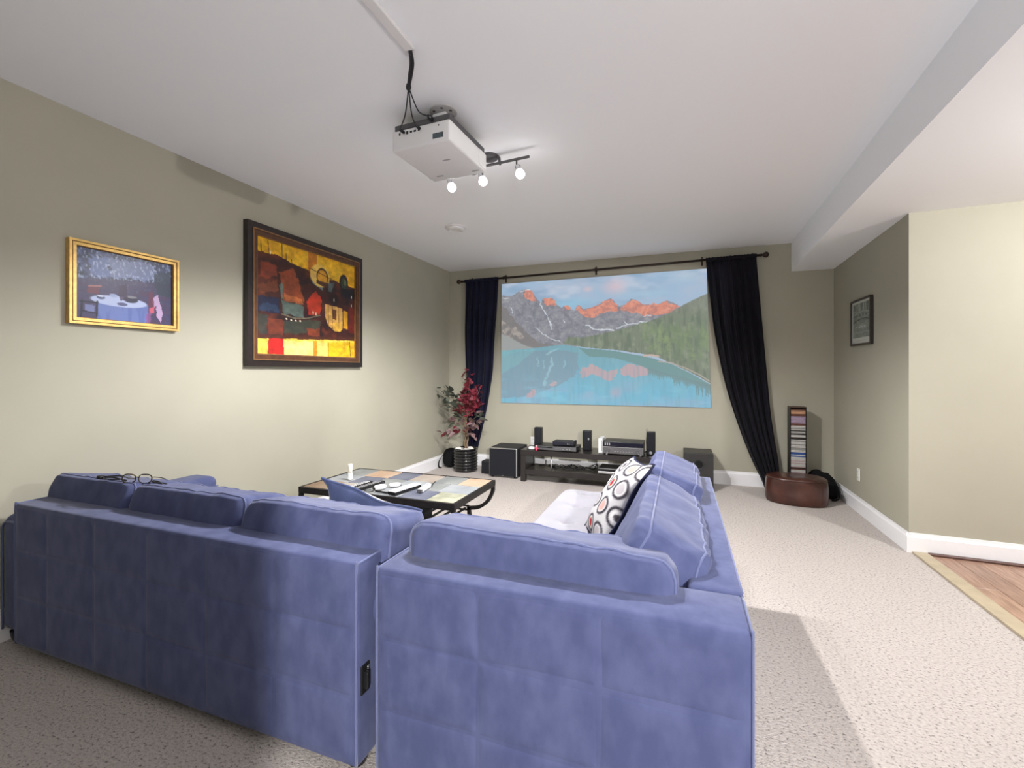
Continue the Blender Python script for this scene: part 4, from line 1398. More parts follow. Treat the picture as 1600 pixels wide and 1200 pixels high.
def curtain(label, left, right, y0, mat, folds, seed, hem, amp=0.030, lean=0.0):
    """left/right: (z, x) edges from top to bottom"""
    zs = np.linspace(left[0][0], left[-1][0], 90)
    lx = np.interp(-zs, [-z for z, _ in left], [x for _, x in left])
    rx = np.interp(-zs, [-z for z, _ in right], [x for _, x in right])
    k = np.ones(9) / 9
    lx = np.convolve(np.pad(lx, 4, mode='edge'), k, 'valid')
    rx = np.convolve(np.pad(rx, 4, mode='edge'), k, 'valid')
    nu = 160
    u = np.linspace(0, 1, nu)
    g = np.random.default_rng(seed)
    ph = np.cumsum(g.uniform(0.6, 1.5, folds + 3))
    uu = np.interp(u * folds, np.arange(folds + 3), ph - ph[0])
    Z = np.repeat(zs[:, None], nu, 1)
    t = (zs[0] - zs) / (zs[0] - zs[-1])
    X = lx[:, None] + (rx - lx)[:, None] * u[None, :]
    width = (rx - lx)[:, None]
    A = amp * np.clip(0.35 + t[:, None] * 2.2, 0, 1)
    Y = y0 + A * np.sin(2 * PI * uu[None, :] + 0.6 * np.sin(3 * t[:, None] + u[None, :] * 4)) + 0.004 * np.sin(4 * PI * uu[None, :] + 1.3 + 3 * t[:, None])
    Y += 0.006 * np.sin(t[:, None] * 11 + u[None, :] * 9)
    V = np.stack([X, Y, Z], -1)
    org = np.array([(left[0][1] + right[0][1]) / 2, y0, zs[-1]])
    root = thing('curtain', label, 'curtain', tuple(org))
    me = grid_mesh('panel', (V - org)[:, ::-1])
    o = mesh_obj('panel', me, mat, root, smooth=True)
    md = o.modifiers.new('cloth_thickness', 'SOLIDIFY')
    md.thickness = 0.003
    # rod pocket: gathered heading round the rod
    bm = bmesh.new()
    nu2, nv2 = 120, 14
    grid = []
    for i in range(nu2):
        f = i / (nu2 - 1)
        row = []
        x = left[0][1] + (right[0][1] - left[0][1]) * f
        rr = 0.0165 + 0.004 * (0.5 + 0.5 * math.sin(f * 90 + 2 * math.sin(f * 17)))
        zc = ra_.lerp(rb_, (x - ra_.x) / (rb_.x - ra_.x)).z
        for j in range(nv2):
            a = 2 * PI * j / (nv2 - 1)
            row.append(bm.verts.new((x, RY + rr * math.cos(a), zc + rr * (1.25 if math.sin(a) > 0 else 1) * math.sin(a))))
        grid.append(row)
    for i in range(nu2 - 1):
        for j in range(nv2 - 1):
            bm.faces.new((grid[i][j], grid[i + 1][j], grid[i + 1][j + 1], grid[i][j + 1]))
    part('rod_pocket', bm, mat, root, smooth=True)
    return root


curtain('navy curtain gathered narrow on the left of the projection, behind the red plant',
        [(2.535, -2.755), (1.83, -2.775), (1.45, -2.76), (1.0, -2.75), (0.5, -2.76), (0.04, -2.75)],
        [(2.535, -2.265), (2.1, -2.285), (1.67, -2.325), (1.30, -2.345), (0.95, -2.40), (0.62, -2.47), (0.36, -2.54), (0.2, -2.585), (0.04, -2.60)], 5.655, CURT_L, 5, 3, 0.0, 0.026)
curtain('black curtain on the right of the projection swept sideways to the brown pouf',
        [(2.56, 0.285), (2.1, 0.335), (1.75, 0.375), (1.4, 0.435), (1.1, 0.50), (0.75, 0.60), (0.45, 0.70), (0.25, 0.78), (0.10, 0.85), (0.012, 0.895)],
        [(2.56, 0.80), (2.2, 0.825), (1.8, 0.858), (1.3, 0.90), (0.85, 0.935), (0.55, 0.975), (0.35, 1.01), (0.15, 1.03), (0.012, 1.035)], 5.655, CURT_R, 5, 8, 0.0, 0.03)

# ================================================================== MEDIA BENCH AND ELECTRONICS
BX0, BX1, BY0, BY1, BZ = -1.745, -0.225, 5.04, 5.42, 0.37
bn = thing('media_bench', 'low black-brown media bench with an open shelf under the projected picture', 'bench', ((BX0 + BX1) / 2, 5.23, 0))
bm = bmesh.new(); box(bm, (BX0, BY0, BZ - 0.06), (BX1, BY1, BZ), 0.003, 1); part('bench_top', bm, BENCHM, bn)
bm = bmesh.new(); box(bm, (BX0 + 0.061, BY0 + 0.004, 0.085), (BX1 - 0.061, BY1 - 0.004, 0.145), 0.003, 1); part('shelf', bm, BENCHM, bn)
for x in (BX0, BX1 - 0.06):
    for y in (BY0, BY1 - 0.06):
        bm = bmesh.new(); box(bm, (x, y, 0), (x + 0.06, y + 0.06, BZ - 0.0605), 0.003, 1); part('leg', bm, BENCHM, bn)
    bm = bmesh.new(); box(bm, (x + 0.004, BY0 + 0.061, 0.085), (x + 0.056, BY1 - 0.061, BZ - 0.0605), 0.002, 1); part('side_panel', bm, BENCHM, bn)
bm = bmesh.new(); tube(bm, [(-1.385, BY0 + 0.05, 0.1455), (-1.385, BY0 + 0.05, 0.22), (-1.385, BY0 + 0.05, BZ - 0.0605)], 0.009, 12); part('support_post', bm, SILVER, bn, smooth=True, label='silver support post')


def speaker(label, c, wdt, dep, hgt, logo=None, kind='satellite'):
    o = thing('speaker', label, 'speaker', c, 'small black satellite speakers on the media bench' if kind == 'satellite' else None)
    bm = bmesh.new(); box(bm, (-wdt / 2, -dep / 2 + 0.012, 0), (wdt / 2, dep / 2, hgt), 0.008, 3); part('cabinet', bm, BLACK, o, local=True, angle=40)
    bm = bmesh.new(); box(bm, (-wdt / 2 + 0.004, -dep / 2, 0.006), (wdt / 2 - 0.004, -dep / 2 + 0.0115, hgt - 0.006), 0.005, 2); part('grille', bm, SPK, o, local=True, angle=40)
    if logo:
        bm = bmesh.new(); lathe(bm, [(0, 0.002), (logo[2], 0.0016), (logo[2], 0)], (logo[0], -dep / 2, logo[1]), 16, rotm(90, 0, 0).to_4x4() @ Matrix.Diagonal((logo[3], 1, 1, 1)))
        part('badge', bm, SILVER, o, local=True, label='silver badge')
    return o


speaker('slim black speaker at the left end of the media bench, behind the disc player', (-1.615, 5.34, BZ), 0.092, 0.09, 0.235)
speaker('black speaker with a silver oval badge standing alone at the bench middle', (-1.008, 5.30, BZ), 0.098, 0.10, 0.228, (0.024, 0.135, 0.016, 0.5))
speaker('black speaker with a silver base mark at the right end of the media bench', (-0.290, 5.22, BZ), 0.094, 0.095, 0.255, (0.0, 0.030, 0.016, 1.0))

dp = thing('disc_player', 'flat black disc player on the left half of the bench top', 'player', (-1.335, 5.21, BZ))
bm = bmesh.new(); box(bm, (-0.245, -0.13, 0.008), (0.245, 0.13, 0.056), 0.004, 2); part('case', bm, BLACK, dp, local=True)
bm = bmesh.new(); box(bm, (-0.243, -0.136, 0.010), (0.243, -0.1305, 0.053), 0.003, 2); part('front_panel', bm, GREY_PL, dp, local=True)
bm = bmesh.new(); box(bm, (-0.20, -0.138, 0.034), (-0.03, -0.1362, 0.048), 0.001, 1); part('disc_tray', bm, BLACK, dp, local=True)
for i, x in enumerate((0.06, 0.09, 0.14, 0.17)):
    bm = bmesh.new(); lathe(bm, [(0, 0.003), (0.006, 0.003), (0.007, 0)], (x, -0.136, 0.028), 12, rotm(90, 0, 0).to_4x4()); part('button', bm, SILVER, dp, local=True)
for x in (-0.2, 0.2):
    for y in (-0.1, 0.1):
        bm = bmesh.new(); lathe(bm, [(0, 0), (0.013, 0), (0.013, 0.009), (0, 0.009)], (x, y, 0), 12); part('foot', bm, BLACK, dp, local=True)
sb = thing('set_top_box', 'small black receiver box stacked on the right of the disc player', 'box', (-1.262, 5.235, BZ + 0.057))
bm = bmesh.new(); box(bm, (-0.125, -0.085, 0.003), (0.125, 0.085, 0.045), 0.004, 2); part('case', bm, BLACK_M, sb, local=True)
bm = bmesh.new(); box(bm, (-0.122, -0.089, 0.006), (0.122, -0.0855, 0.042), 0.002, 1); part('front_panel', bm, M('smoked_panel', (0.02, 0.02, 0.03), 0.2, var=0.05), sb, local=True)
for x in (0.05, 0.07):
    bm = bmesh.new(); box(bm, (x, -0.0905, 0.018), (x + 0.010, -0.0893, 0.026), 0.0005, 1); part('button', bm, SILVER, sb, local=True)
bm = bmesh.new(); box(bm, (0.10, 0.02, 0.045), (0.115, 0.06, 0.054), 0.002, 1); part('adapter', bm, SILVER, sb, local=True)

gc = thing('game_console', 'slim white game console standing upright left of the amplifier', 'console', (-0.822, 5.20, BZ))
bm = bmesh.new(); box(bm, (-0.024, -0.105, 0.012), (0.024, 0.105, 0.170), 0.004, 2); part('case', bm, WHITE_PL, gc, local=True)
bm = bmesh.new(); box(bm, (0.006, -0.1065, 0.03), (0.016, -0.1045, 0.150), 0.001, 1); part('disc_slot', bm, GREY_PL, gc, local=True)
bm = bmesh.new(); box(bm, (-0.028, -0.09, 0), (0.028, 0.09, 0.0118), 0.002, 1); part('stand', bm, M('grey_stand', (0.45, 0.45, 0.46), 0.4, var=0.03), gc, local=True)

rc = thing('amplifier', 'black amplifier with knobs and a thin silver line, right half of bench top', 'amplifier', (-0.575, 5.22, BZ))
bm = bmesh.new(); box(bm, (-0.215, -0.15, 0.014), (0.215, 0.14, 0.145), 0.004, 2); part('case', bm, BLACK, rc, local=True)
bm = bmesh.new(); box(bm, (-0.217, -0.160, 0.016), (0.217, -0.1505, 0.086), 0.003, 2); part('front_panel', bm, GREY_PL, rc, local=True)
bm = bmesh.new(); box(bm, (-0.217, -0.161, 0.0865), (0.217, -0.1505, 0.0925), 0.001, 1); part('trim_line', bm, SILVER, rc, local=True)
bm = bmesh.new(); box(bm, (-0.205, -0.158, 0.094), (0.212, -0.1505, 0.142), 0.002, 1); part('display', bm, M('display_glass', (0.012, 0.012, 0.02), 0.08, var=0.05), rc, local=True)
for x, z, r_ in ((-0.185, 0.055, 0.009), (-0.150, 0.055, 0.012), (0.155, 0.045, 0.017), (-0.165, 0.027, 0.008), (0.17, 0.027, 0.007)):
    bm = bmesh.new(); lathe(bm, [(0, 0.012), (r_ * 0.85, 0.012), (r_, 0.009), (r_, 0)], (x, -0.160, z), 18, rotm(90, 0, 0).to_4x4()); part('knob', bm, SILVER if r_ < 0.0085 else GREY_PL, rc, local=True, angle=40)
for i in range(7):
    bm = bmesh.new(); box(bm, (-0.09 + i * 0.03, -0.1625, 0.04), (-0.075 + i * 0.03, -0.1598, 0.045), 0.0005, 1); part('button', bm, SILVER, rc, local=True)
for i in range(3):
    bm = bmesh.new(); box(bm, (-0.195 + i * 0.022, -0.1592, 0.105), (-0.181 + i * 0.022, -0.1578, 0.135), 0.0005, 1); part('indicator', bm, M('grey_indicator', (0.25, 0.25, 0.26), 0.4), rc, local=True)
for x in (-0.18, 0.18):
    for y in (-0.12, 0.11):
        bm = bmesh.new(); lathe(bm, [(0, 0), (0.017, 0), (0.019, 0.014), (0, 0.014)], (x, y, 0), 14); part('foot', bm, SILVER if y < 0 else BLACK, rc, local=True)
an = thing('antenna', 'thin black upright antenna between amplifier and right-end speaker', 'antenna', (-0.348, 5.40, BZ))
bm = bmesh.new(); lathe(bm, [(0, 0), (0.017, 0), (0.015, 0.008), (0.006, 0.014), (0, 0.014)], (0, 0, 0), 14); part('base', bm, BLACK, an, local=True)
bm = bmesh.new(); tube(bm, [(0, 0, 0.013), (-0.003, 0, 0.12), (0.004, 0, 0.262)], [0.005, 0.0045, 0.0035], 8); part('rod', bm, BLACK, an, local=True, smooth=True)

dv = thing('dvd_player', 'silver-fronted disc player lying on the lower shelf of the media bench', 'player', (-0.63, 5.22, 0.145))
bm = bmesh.new(); box(bm, (-0.215, -0.13, 0.008), (0.215, 0.13, 0.068), 0.003, 1); part('case', bm, BLACK_M, dv, local=True)
bm = bmesh.new(); box(bm, (-0.217, -0.142, 0.008), (0.217, -0.1305, 0.036), 0.004, 2); part('front_panel', bm, SILVER, dv, local=True, label='bright silver lower panel')
bm = bmesh.new(); box(bm, (-0.217, -0.139, 0.0365), (0.217, -0.1305, 0.062), 0.002, 1); part('display', bm, BLACK, dv, local=True)
bm = bmesh.new(); box(bm, (-0.218, -0.141, 0.0625), (0.218, -0.1305, 0.069), 0.002, 1); part('trim_line', bm, SILVER, dv, local=True)
for x in (-0.18, 0.18):
    bm = bmesh.new(); box(bm, (x - 0.015, -0.12, 0), (x + 0.015, 0.12, 0.009), 0.002, 1); part('foot', bm, BLACK, dv, local=True)

bm = bmesh.new()
g = random.Random(3)
for i in range(9):
    x0 = -1.60 + g.random() * 0.5
    pts = [(x0, 5.34 + g.uniform(-.05, .04), 0.151)]
    x = x0
    for k in range(5):
        x += g.uniform(0.05, 0.13)
        pts.append((min(x, -0.90), 5.28 + g.uniform(-.12, .09), 0.151 + g.random() * 0.055 * (k % 2 + 0.2)))
    tube(bm, smoothpts(pts, 6), g.uniform(0.0028, 0.0045), 6)
solo('cable_tangle', bm, BLACK_M, 'tangle of black cables lying on the lower shelf of the media bench', 'cables', (-1.2, 5.28, 0.146), smooth=True)
gp = thing('game_controller', 'small white game controller with a dark grip at the bench left end', 'controller', (-1.628, 5.10, BZ))
bm = cushion_mesh((0.038, 0.024, 0.019), 2.6, 10, 0, 2); bmesh.ops.translate(bm, verts=bm.verts, vec=(0, 0, 0.019)); part('body', bm, WHITE_PL, gp, smooth=True, local=True)
bm = cushion_mesh((0.017, 0.022, 0.017), 2.6, 8, 0, 2); bmesh.ops.translate(bm, verts=bm.verts, vec=(-0.043, 0, 0.018)); part('grip', bm, GREY_PL, gp, smooth=True, local=True)
fg = thing('toy_figure', 'small pink and red toy figure standing in front of the disc player', 'toy', (-1.553, 5.058, BZ))
bm = bmesh.new(); lathe(bm, [(0, 0), (0.012, 0), (0.014, 0.012), (0.009, 0.022), (0.011, 0.034), (0.006, 0.042), (0, 0.042)], (0, 0, 0), 14); part('body', bm, PINKRED, fg, smooth=True, local=True)
bm = bmesh.new(); lathe(bm, [(0, 0.041), (0.008, 0.044), (0.0095, 0.052), (0.006, 0.060), (0, 0.062)], (0, 0, 0), 14); part('head', bm, M('pale_pink', (0.62, 0.35, 0.38), 0.5), fg, smooth=True, local=True)
for sx in (-1, 1):
    bm = bmesh.new(); tube(bm, [(sx * 0.009, 0, 0.034), (sx * 0.020, -0.003, 0.026), (sx * 0.024, -0.004, 0.014)], [0.004, 0.0035, 0.003], 6); part('arm', bm, PINKRED, fg, smooth=True, local=True)
bm = bmesh.new()
tube(bm, smoothpts([(-1.80, 5.705, 0.335), (-1.79, 5.66, 0.315), (-1.84, 5.60, 0.31), (-1.80, 5.52, 0.33), (-1.70, 5.46, 0.36), (-1.66, 5.425, 0.375)], 6), 0.005, 6)
box(bm, (-1.818, 5.685, 0.325), (-1.785, 5.711, 0.365), 0.004, 2)
solo('power_cord', bm, WHITE_PL, 'white power cord from the back wall outlet behind the media bench', 'cord', (-1.75, 5.6, 0.31), smooth=True)

# subwoofers and the little floor speaker
sw = thing('subwoofer', 'big black subwoofer with silver-edged front at the left end of the bench', 'subwoofer', (-2.0, 5.33, 0))
bm = bmesh.new(); box(bm, (-0.18, -0.185, 0.02), (0.18, 0.19, 0.36), 0.004, 2); part('cabinet', bm, BLACK_M, sw, local=True)
bm = bmesh.new(); box(bm, (-0.18, -0.206, 0.02), (0.18, -0.1855, 0.36), 0.006, 2); part('front_frame', bm, SILVER, sw, local=True, label='silver edging')
bm = bmesh.new(); box(bm, (-0.174, -0.214, 0.024), (0.168, -0.2065, 0.351), 0.006, 2); part('grille', bm, SPK, sw, local=True)
bm = bmesh.new(); box(bm, (-0.010, -0.216, 0.030), (0.012, -0.2141, 0.036), 0.0005, 1); part('badge', bm, SILVER, sw, local=True)
for x in (-0.15, 0.15):
    for y in (-0.16, 0.16):
        bm = bmesh.new(); lathe(bm, [(0, 0), (0.02, 0), (0.02, 0.02), (0, 0.02)], (x, y, 0), 14); part('foot', bm, BLACK, sw, local=True)
fs = thing('speaker', 'little black cube speaker on the carpet between the plant pot and large subwoofer', 'speaker', (-2.265, 5.30, 0))
bm = bmesh.new(); box(bm, (-0.065, -0.07, 0.012), (0.065, 0.08, 0.165), 0.006, 2); part('cabinet', bm, BLACK_M, fs, local=True)
bm = bmesh.new(); box(bm, (-0.060, -0.077, 0.018), (0.060, -0.0705, 0.160), 0.004, 2); part('grille', bm, SPK, fs, local=True)
for x in (-0.04, 0.04):
    bm = bmesh.new(); box(bm, (x - 0.01, -0.06, 0), (x + 0.01, 0.06, 0.0118), 0.002, 1); part('foot', bm, M('grey_foot', (0.3, 0.3, 0.3), 0.6), fs, local=True)
sr = thing('subwoofer', 'black subwoofer with a round port on the carpet right of the bench', 'subwoofer', (0.20, 5.47, 0))
bm = bmesh.new(); box(bm, (-0.155, -0.17, 0.015), (0.145, 0.17, 0.405), 0.004, 2); cab = part('cabinet', bm, BLACK, sr, local=True)
bm = bmesh.new(); box(bm, (-0.155, -0.185, 0.016), (0.145, -0.1705, 0.404), 0.004, 2); part('front_panel', bm, M('charcoal_panel', (0.022, 0.021, 0.022), 0.45, var=0.1), sr, local=True)
bm = bmesh.new(); lathe(bm, [(0.055, 0), (0.055, 0.004), (0.047, 0.005), (0.042, 0.0025), (0.040, 0.001)], (0.0, -0.1852, 0.285), 32, rotm(90, 0, 0).to_4x4()); pr = part('port_ring', bm, BLACK_M, sr, local=True, angle=40)
bm = bmesh.new(); lathe(bm, [(0.043, 0.0008), (0, 0.0008)], (0.0, -0.1852, 0.285), 32, rotm(90, 0, 0).to_4x4()); part('port_hole', bm, M('port_black', (0.001, 0.001, 0.001), 0.95), pr, local=True)
for x in (-0.13, 0.12):
    for y in (-0.15, 0.14):
        bm = bmesh.new(); lathe(bm, [(0, 0), (0.017, 0), (0.017, 0.0155), (0, 0.0155)], (x, y, 0), 14); part('foot', bm, BLACK, sr, local=True)

# ================================================================== POTTED PLANT IN THE CORNER
pl = thing('potted_plant', 'red and grey-green silk plant with braided trunk in a ribbed black pot', 'plant', (-2.60, 5.34, 0))
prof = [(0, 0), (0.135, 0), (0.142, 0.008)]
for k in range(7):
    z = 0.012 + k * 0.037
    prof += [(0.143, z), (0.1555, z + 0.010), (0.158, z + 0.018), (0.1555, z + 0.027), (0.144, z + 0.035)]
prof += [(0.148, 0.276), (0.156, 0.284), (0.156, 0.294), (0.146, 0.298), (0.140, 0.292), (0.138, 0.245), (0, 0.245)]
bm = bmesh.new(); lathe(bm, prof, (0, 0, 0), 48); part('pot', bm, POT, pl, local=True, angle=50)
bm = bmesh.new(); lathe(bm, [(0.137, 0.246), (0.137, 0.262), (0.08, 0.27), (0, 0.268)], (0, 0, 0), 32); part('soil', bm, SOIL, pl, local=True, smooth=True)
for i, (x, y, sx, sy, sz) in enumerate([(-0.075, -0.07, .045, .03, .024), (-0.02, -0.10, .03, .024, .018), (0.06, -0.085, .035, .028, .02), (0.095, -0.03, .032, .026, .02), (-0.10, 0.0, .035, .03, .02), (0.03, 0.07, .04, .03, .02), (0.02, -0.055, .028, .022, .018)]):
    bm = cushion_mesh((sx, sy, sz), 2.4, 6, 0.004, i)
    bmesh.ops.translate(bm, verts=bm.verts, vec=(x, y, 0.268 + sz * 0.9))
    part('pebble', bm, STONE, pl, local=True, smooth=True)
trunk_top = 0.74
for k in range(3):
    pts = []
    for i in range(22):
        t = i / 21
        a = t * 7.5 + k * 2 * PI / 3
        r_ = 0.016 + 0.006 * math.sin(t * 5)
        pts.append((r_ * math.cos(a) + 0.01 * math.sin(t * 4), r_ * math.sin(a), 0.262 + t * (trunk_top - 0.262)))
    bm = bmesh.new(); tube(bm, pts, [0.010 - 0.004 * i / 21 for i in range(22)], 7)
    part('trunk', bm, STEM, pl, local=True, smooth=True)


def leaf_mesh(name, L, W, fold, lobes):
    bm = bmesh.new()
    n = 6
    mid, lf, rt = [], [], []
    for i in range(n + 1):
        t = i / n
        wv = W * (math.sin(PI * t ** 0.8) ** 0.9) * (1 + (0.35 * math.sin(t * PI * 3) if lobes else 0)) * 0.5
        z = -0.25 * L * t * t
        mid.append(bm.verts.new((t * L, 0, z)))
        lf.append(bm.verts.new((t * L - wv * 0.25, wv + 0.0002, z + wv * fold)))
        rt.append(bm.verts.new((t * L - wv * 0.25, -wv - 0.0002, z + wv * fold)))
    for i in range(n):
        bm.faces.new((mid[i], mid[i + 1], lf[i + 1], lf[i]))
        bm.faces.new((mid[i + 1], mid[i], rt[i], rt[i + 1]))
    me = bpy.data.meshes.new(name)
    bm.to_mesh(me); bm.free()
    return me


LM = {}
for key, mt in (('r', LEAF_R), ('g', LEAF_G), ('m', LEAF_M)):
    LM[key] = []
    for q in range(3):
        me = leaf_mesh('leaf', 0.085 + 0.014 * q, 0.052 + 0.008 * q, 0.25 + 0.15 * q, key == 'r')
        me.materials.append(mt)
        LM[key].append(me)
lrng = random.Random(21)
KR = Vector((math.cos(R(20.16)), math.sin(R(20.16)), 0))  # left-right across the corner
KD = Vector((-KR.y, KR.x, 0))


def twig_and_leaves(base, tip, kinds, nl, spread):
    base, tip = Vector(base), Vector(tip)
    m = base.lerp(tip, 0.5) + Vector((lrng.uniform(-.03, .03), lrng.uniform(-.03, .03), 0.03))
    bm = bmesh.new()
    tube(bm, smoothpts([base, m, tip], 5), [0.0045 - 0.0003 * i for i in range(11)], 5)
    part('twig', bm, STEM, pl, local=True, smooth=True)
    for i in range(nl):
        t = 0.25 + 0.78 * (i + lrng.random()) / nl
        p = (base.lerp(m, t * 2) if t < 0.5 else m.lerp(tip, min(1, t * 2 - 1))) + Vector([lrng.uniform(-spread, spread) for _ in range(3)]) * 0.5
        d = (tip - base).normalized() * 0.6 + Vector([lrng.uniform(-1, 1), lrng.uniform(-1, 1), lrng.uniform(-0.5, 0.8)])
        q = d.to_track_quat('X', 'Z')
        o = bpy.data.objects.new('leaf', lrng.choice(LM[lrng.choice(kinds)]))
        COL.objects.link(o)
        o.parent = pl
        o.location = p
        o.rotation_mode = 'QUATERNION'
        o.rotation_quaternion = q @ Matrix.Rotation(lrng.uniform(-0.9, 0.9), 3, 'X').to_quaternion()
        o.scale = [lrng.uniform(0.75, 1.15)] * 3


def K(r_, d, z): return KR * r_ + KD * d + Vector((0, 0, z))


top = K(0.0, 0, trunk_top)
for b, t, kinds, nl in [
    (top, K(0.02, -0.02, 1.27), 'rrr', 10), (top, K(0.06, -0.05, 1.17), 'rrr', 8), (K(0, 0, .68), K(0.20, -0.05, 1.09), 'rr', 11), (K(0, 0, .66), K(0.17, -0.08, 0.86), 'r', 14), (K(0, 0, .64), K(0.14, -0.10, 0.78), 'rr', 12),
    (K(0, 0, .70), K(0.10, -0.10, 0.98), 'r', 14), (K(0, 0, .70), K(0.13, -0.06, 0.92), 'r', 14), (K(0, 0, .72), K(0.04, -0.12, 0.90), 'r', 12), (K(0, 0, .72), K(-0.05, -0.05, 1.02), 'rrg', 12), (K(0, 0, .68), K(-0.08, -0.08, 0.80), 'rr', 10),
    (K(0, 0, .74), K(-0.30, 0.02, 1.10), 'g', 12), (K(0, 0, .70), K(-0.32, -0.02, 0.95), 'g', 14), (K(0, 0, .66), K(-0.20, -0.02, 0.86), 'g', 12), (K(0, 0, .74), K(-0.22, -0.06, 1.02), 'g', 12), (K(0, 0, .66), K(-0.16, 0.05, 0.74), 'ggr', 9),
    (K(0, 0, .50), K(-0.26, -0.06, 0.52), 'rrm', 10), (K(0, 0, .54), K(-0.18, -0.03, 0.64), 'gm', 8), (K(0, 0, .50), K(0.18, -0.06, 0.60), 'mm', 10), (K(0, 0, .46), K(0.10, -0.08, 0.47), 'm', 8), (K(0, 0, .58), K(0.20, 0.02, 0.72), 'gm', 8), (K(0, 0, .48), K(0.06, -0.1, 0.57), 'mr', 8)]:
    twig_and_leaves(b, t, kinds, nl, 0.09)

# black cloth bags
def heap(name, label, c, half, seed, tag, strap=None):
    o = thing(name, label, tag, c)
    bm = cushion_mesh(half, 3.2, 22, 0.03, seed)
    for v in bm.verts:
        v.co.z = max(v.co.z, -half[2])
        f = (v.co.z + half[2]) / (2 * half[2])
        v.co.x *= 1.05 - 0.25 * f + 0.10 * mnoise.noise(v.co * 9)
        v.co.y *= 1.05 - 0.25 * f
        v.co.z += 0.035 * mnoise.noise(Vector((v.co.x * 11, v.co.y * 11, seed))) * f
    mz = min(v.co.z for v in bm.verts)
    bmesh.ops.translate(bm, verts=bm.verts, vec=(0, 0, -mz))
    part('bag_body', bm, FABRIC_K, o, smooth=True, local=True)
    if strap:
        bm = bmesh.new(); bar(bm, smoothpts(strap, 6), 0.022, 0.005, (0, 1, 0.2)); part('strap', bm, FABRIC_K, o, local=True)
    return o


heap('bag', 'black cloth bag slumped in the corner left of the plant pot', (-2.90, 5.50, 0), (0.085, 0.13, 0.125), 4, 'bag', [(-0.06, -0.10, 0.18), (-0.10, -0.14, 0.10), (-0.10, -0.15, 0.02), (-0.06, -0.15, 0.012)])
heap('bag', 'black cloth bag slumped beside the brown pouf in the right corner', (1.375, 5.50, 0), (0.125, 0.16, 0.13), 9, 'bag', [(0.06, -0.10, 0.22), (0.10, -0.16, 0.14), (0.10, -0.18, 0.03), (0.04, -0.19, 0.012)])

# ================================================================== CD TOWER
CX0, CX1, CY0, CY1, CZ = 1.098, 1.232, 5.47, 5.60, 0.905
ct = thing('cd_tower', 'tall narrow black tower full of CD cases standing behind the pouf', 'rack', ((CX0 + CX1) / 2, (CY0 + CY1) / 2, 0))
bm = bmesh.new(); box(bm, (CX0 - 0.05, CY0 - 0.02, 0), (CX1 + 0.05, CY1 + 0.03, 0.016), 0.003, 1); part('base', bm, BLACK, ct)
for x in (CX0 - 0.008, CX1):
    bm = bmesh.new(); box(bm, (x, CY0 + 0.004, 0.0162), (x + 0.008, CY1, CZ), 0.002, 1); part('side_panel', bm, BLACK, ct)
bm = bmesh.new(); box(bm, (CX0 - 0.008, CY0, CZ + 0.0002), (CX1 + 0.008, CY1, CZ + 0.014), 0.003, 1); part('top_panel', bm, M('dark_brown_top', (0.05, 0.025, 0.016), 0.4, var=0.2), ct)
bm = bmesh.new(); box(bm, (CX0 + 0.0005, CY1 - 0.006, 0.0162), (CX1 - 0.0005, CY1, CZ - 0.0005), 0.001, 1); part('back_panel', bm, BLACK, ct)
for z in (0.87, 0.52, 0.25):
    for dx in (CX1 + 0.008,):
        bm = bmesh.new(); box(bm, (dx + 0.0002, CY0 + 0.02, z - 0.004), (dx + 0.0016, CY1 - 0.02, z + 0.004), 0.0003, 1); part('side_slot', bm, GREY_PL, ct)


def cdmat(n_, c): return M(n_, c, 0.3, var=0.1, scale=90)


CDM = {'pale': cdmat('cd_pale', (0.52, 0.51, 0.49)), 'grey': cdmat('cd_grey', (0.26, 0.26, 0.25)), 'dark': cdmat('cd_dark', (0.022, 0.02, 0.02)), 'blue': cdmat('cd_blue', (0.03, 0.08, 0.28)),
       'mauve': cdmat('cd_mauve', (0.38, 0.29, 0.40)), 'orange': cdmat('cd_orange', (0.50, 0.28, 0.17)), 'brown': cdmat('cd_brown', (0.13, 0.055, 0.04)), 'pink': cdmat('cd_pink', (0.44, 0.33, 0.33))}
CDL = {'pale': 'pale grey', 'grey': 'mid grey', 'dark': 'near-black', 'blue': 'blue tilted', 'mauve': 'mauve', 'orange': 'orange', 'brown': 'dark brown', 'pink': 'pinkish'}
cdn = 0
seq = ['brown', 'orange', 'orange', 'orange', 'brown', 'brown', 'mauve', 'mauve', 'mauve', 'mauve', 'mauve', 'mauve', 'brown', 'brown', 'pale', 'pale', 'grey', 'pale', 'dark', 'pale', 'grey', 'dark', 'pale', 'pale', 'dark', 'dark', 'pale', 'grey',
       'pale', 'pale', 'grey', 'pale', 'pale', 'grey', 'grey', 'pale', 'pale', 'blue', 'blue', 'pale', 'blue', 'pale', 'pale', 'pale', 'pink', 'pale', 'pink', 'pale', 'pale', 'pink', 'dark', 'brown', 'pale', 'pale', 'pink', 'brown', 'pale', 'pale', 'grey', 'pale', 'dark', 'pale', 'pale', 'grey', 'pale', 'dark', 'pale', 'pale', 'grey', 'pale', 'grey']
cdme = {}
bmc = bmesh.new(); box(bmc, (-0.0655, -0.058, 0), (0.0655, 0.058, 0.0095), 0.001, 1)
base_cd = bpy.data.meshes.new('cd_case'); bmc.to_mesh(base_cd); bmc.free()
z = CZ - 0.024
crng = random.Random(5)
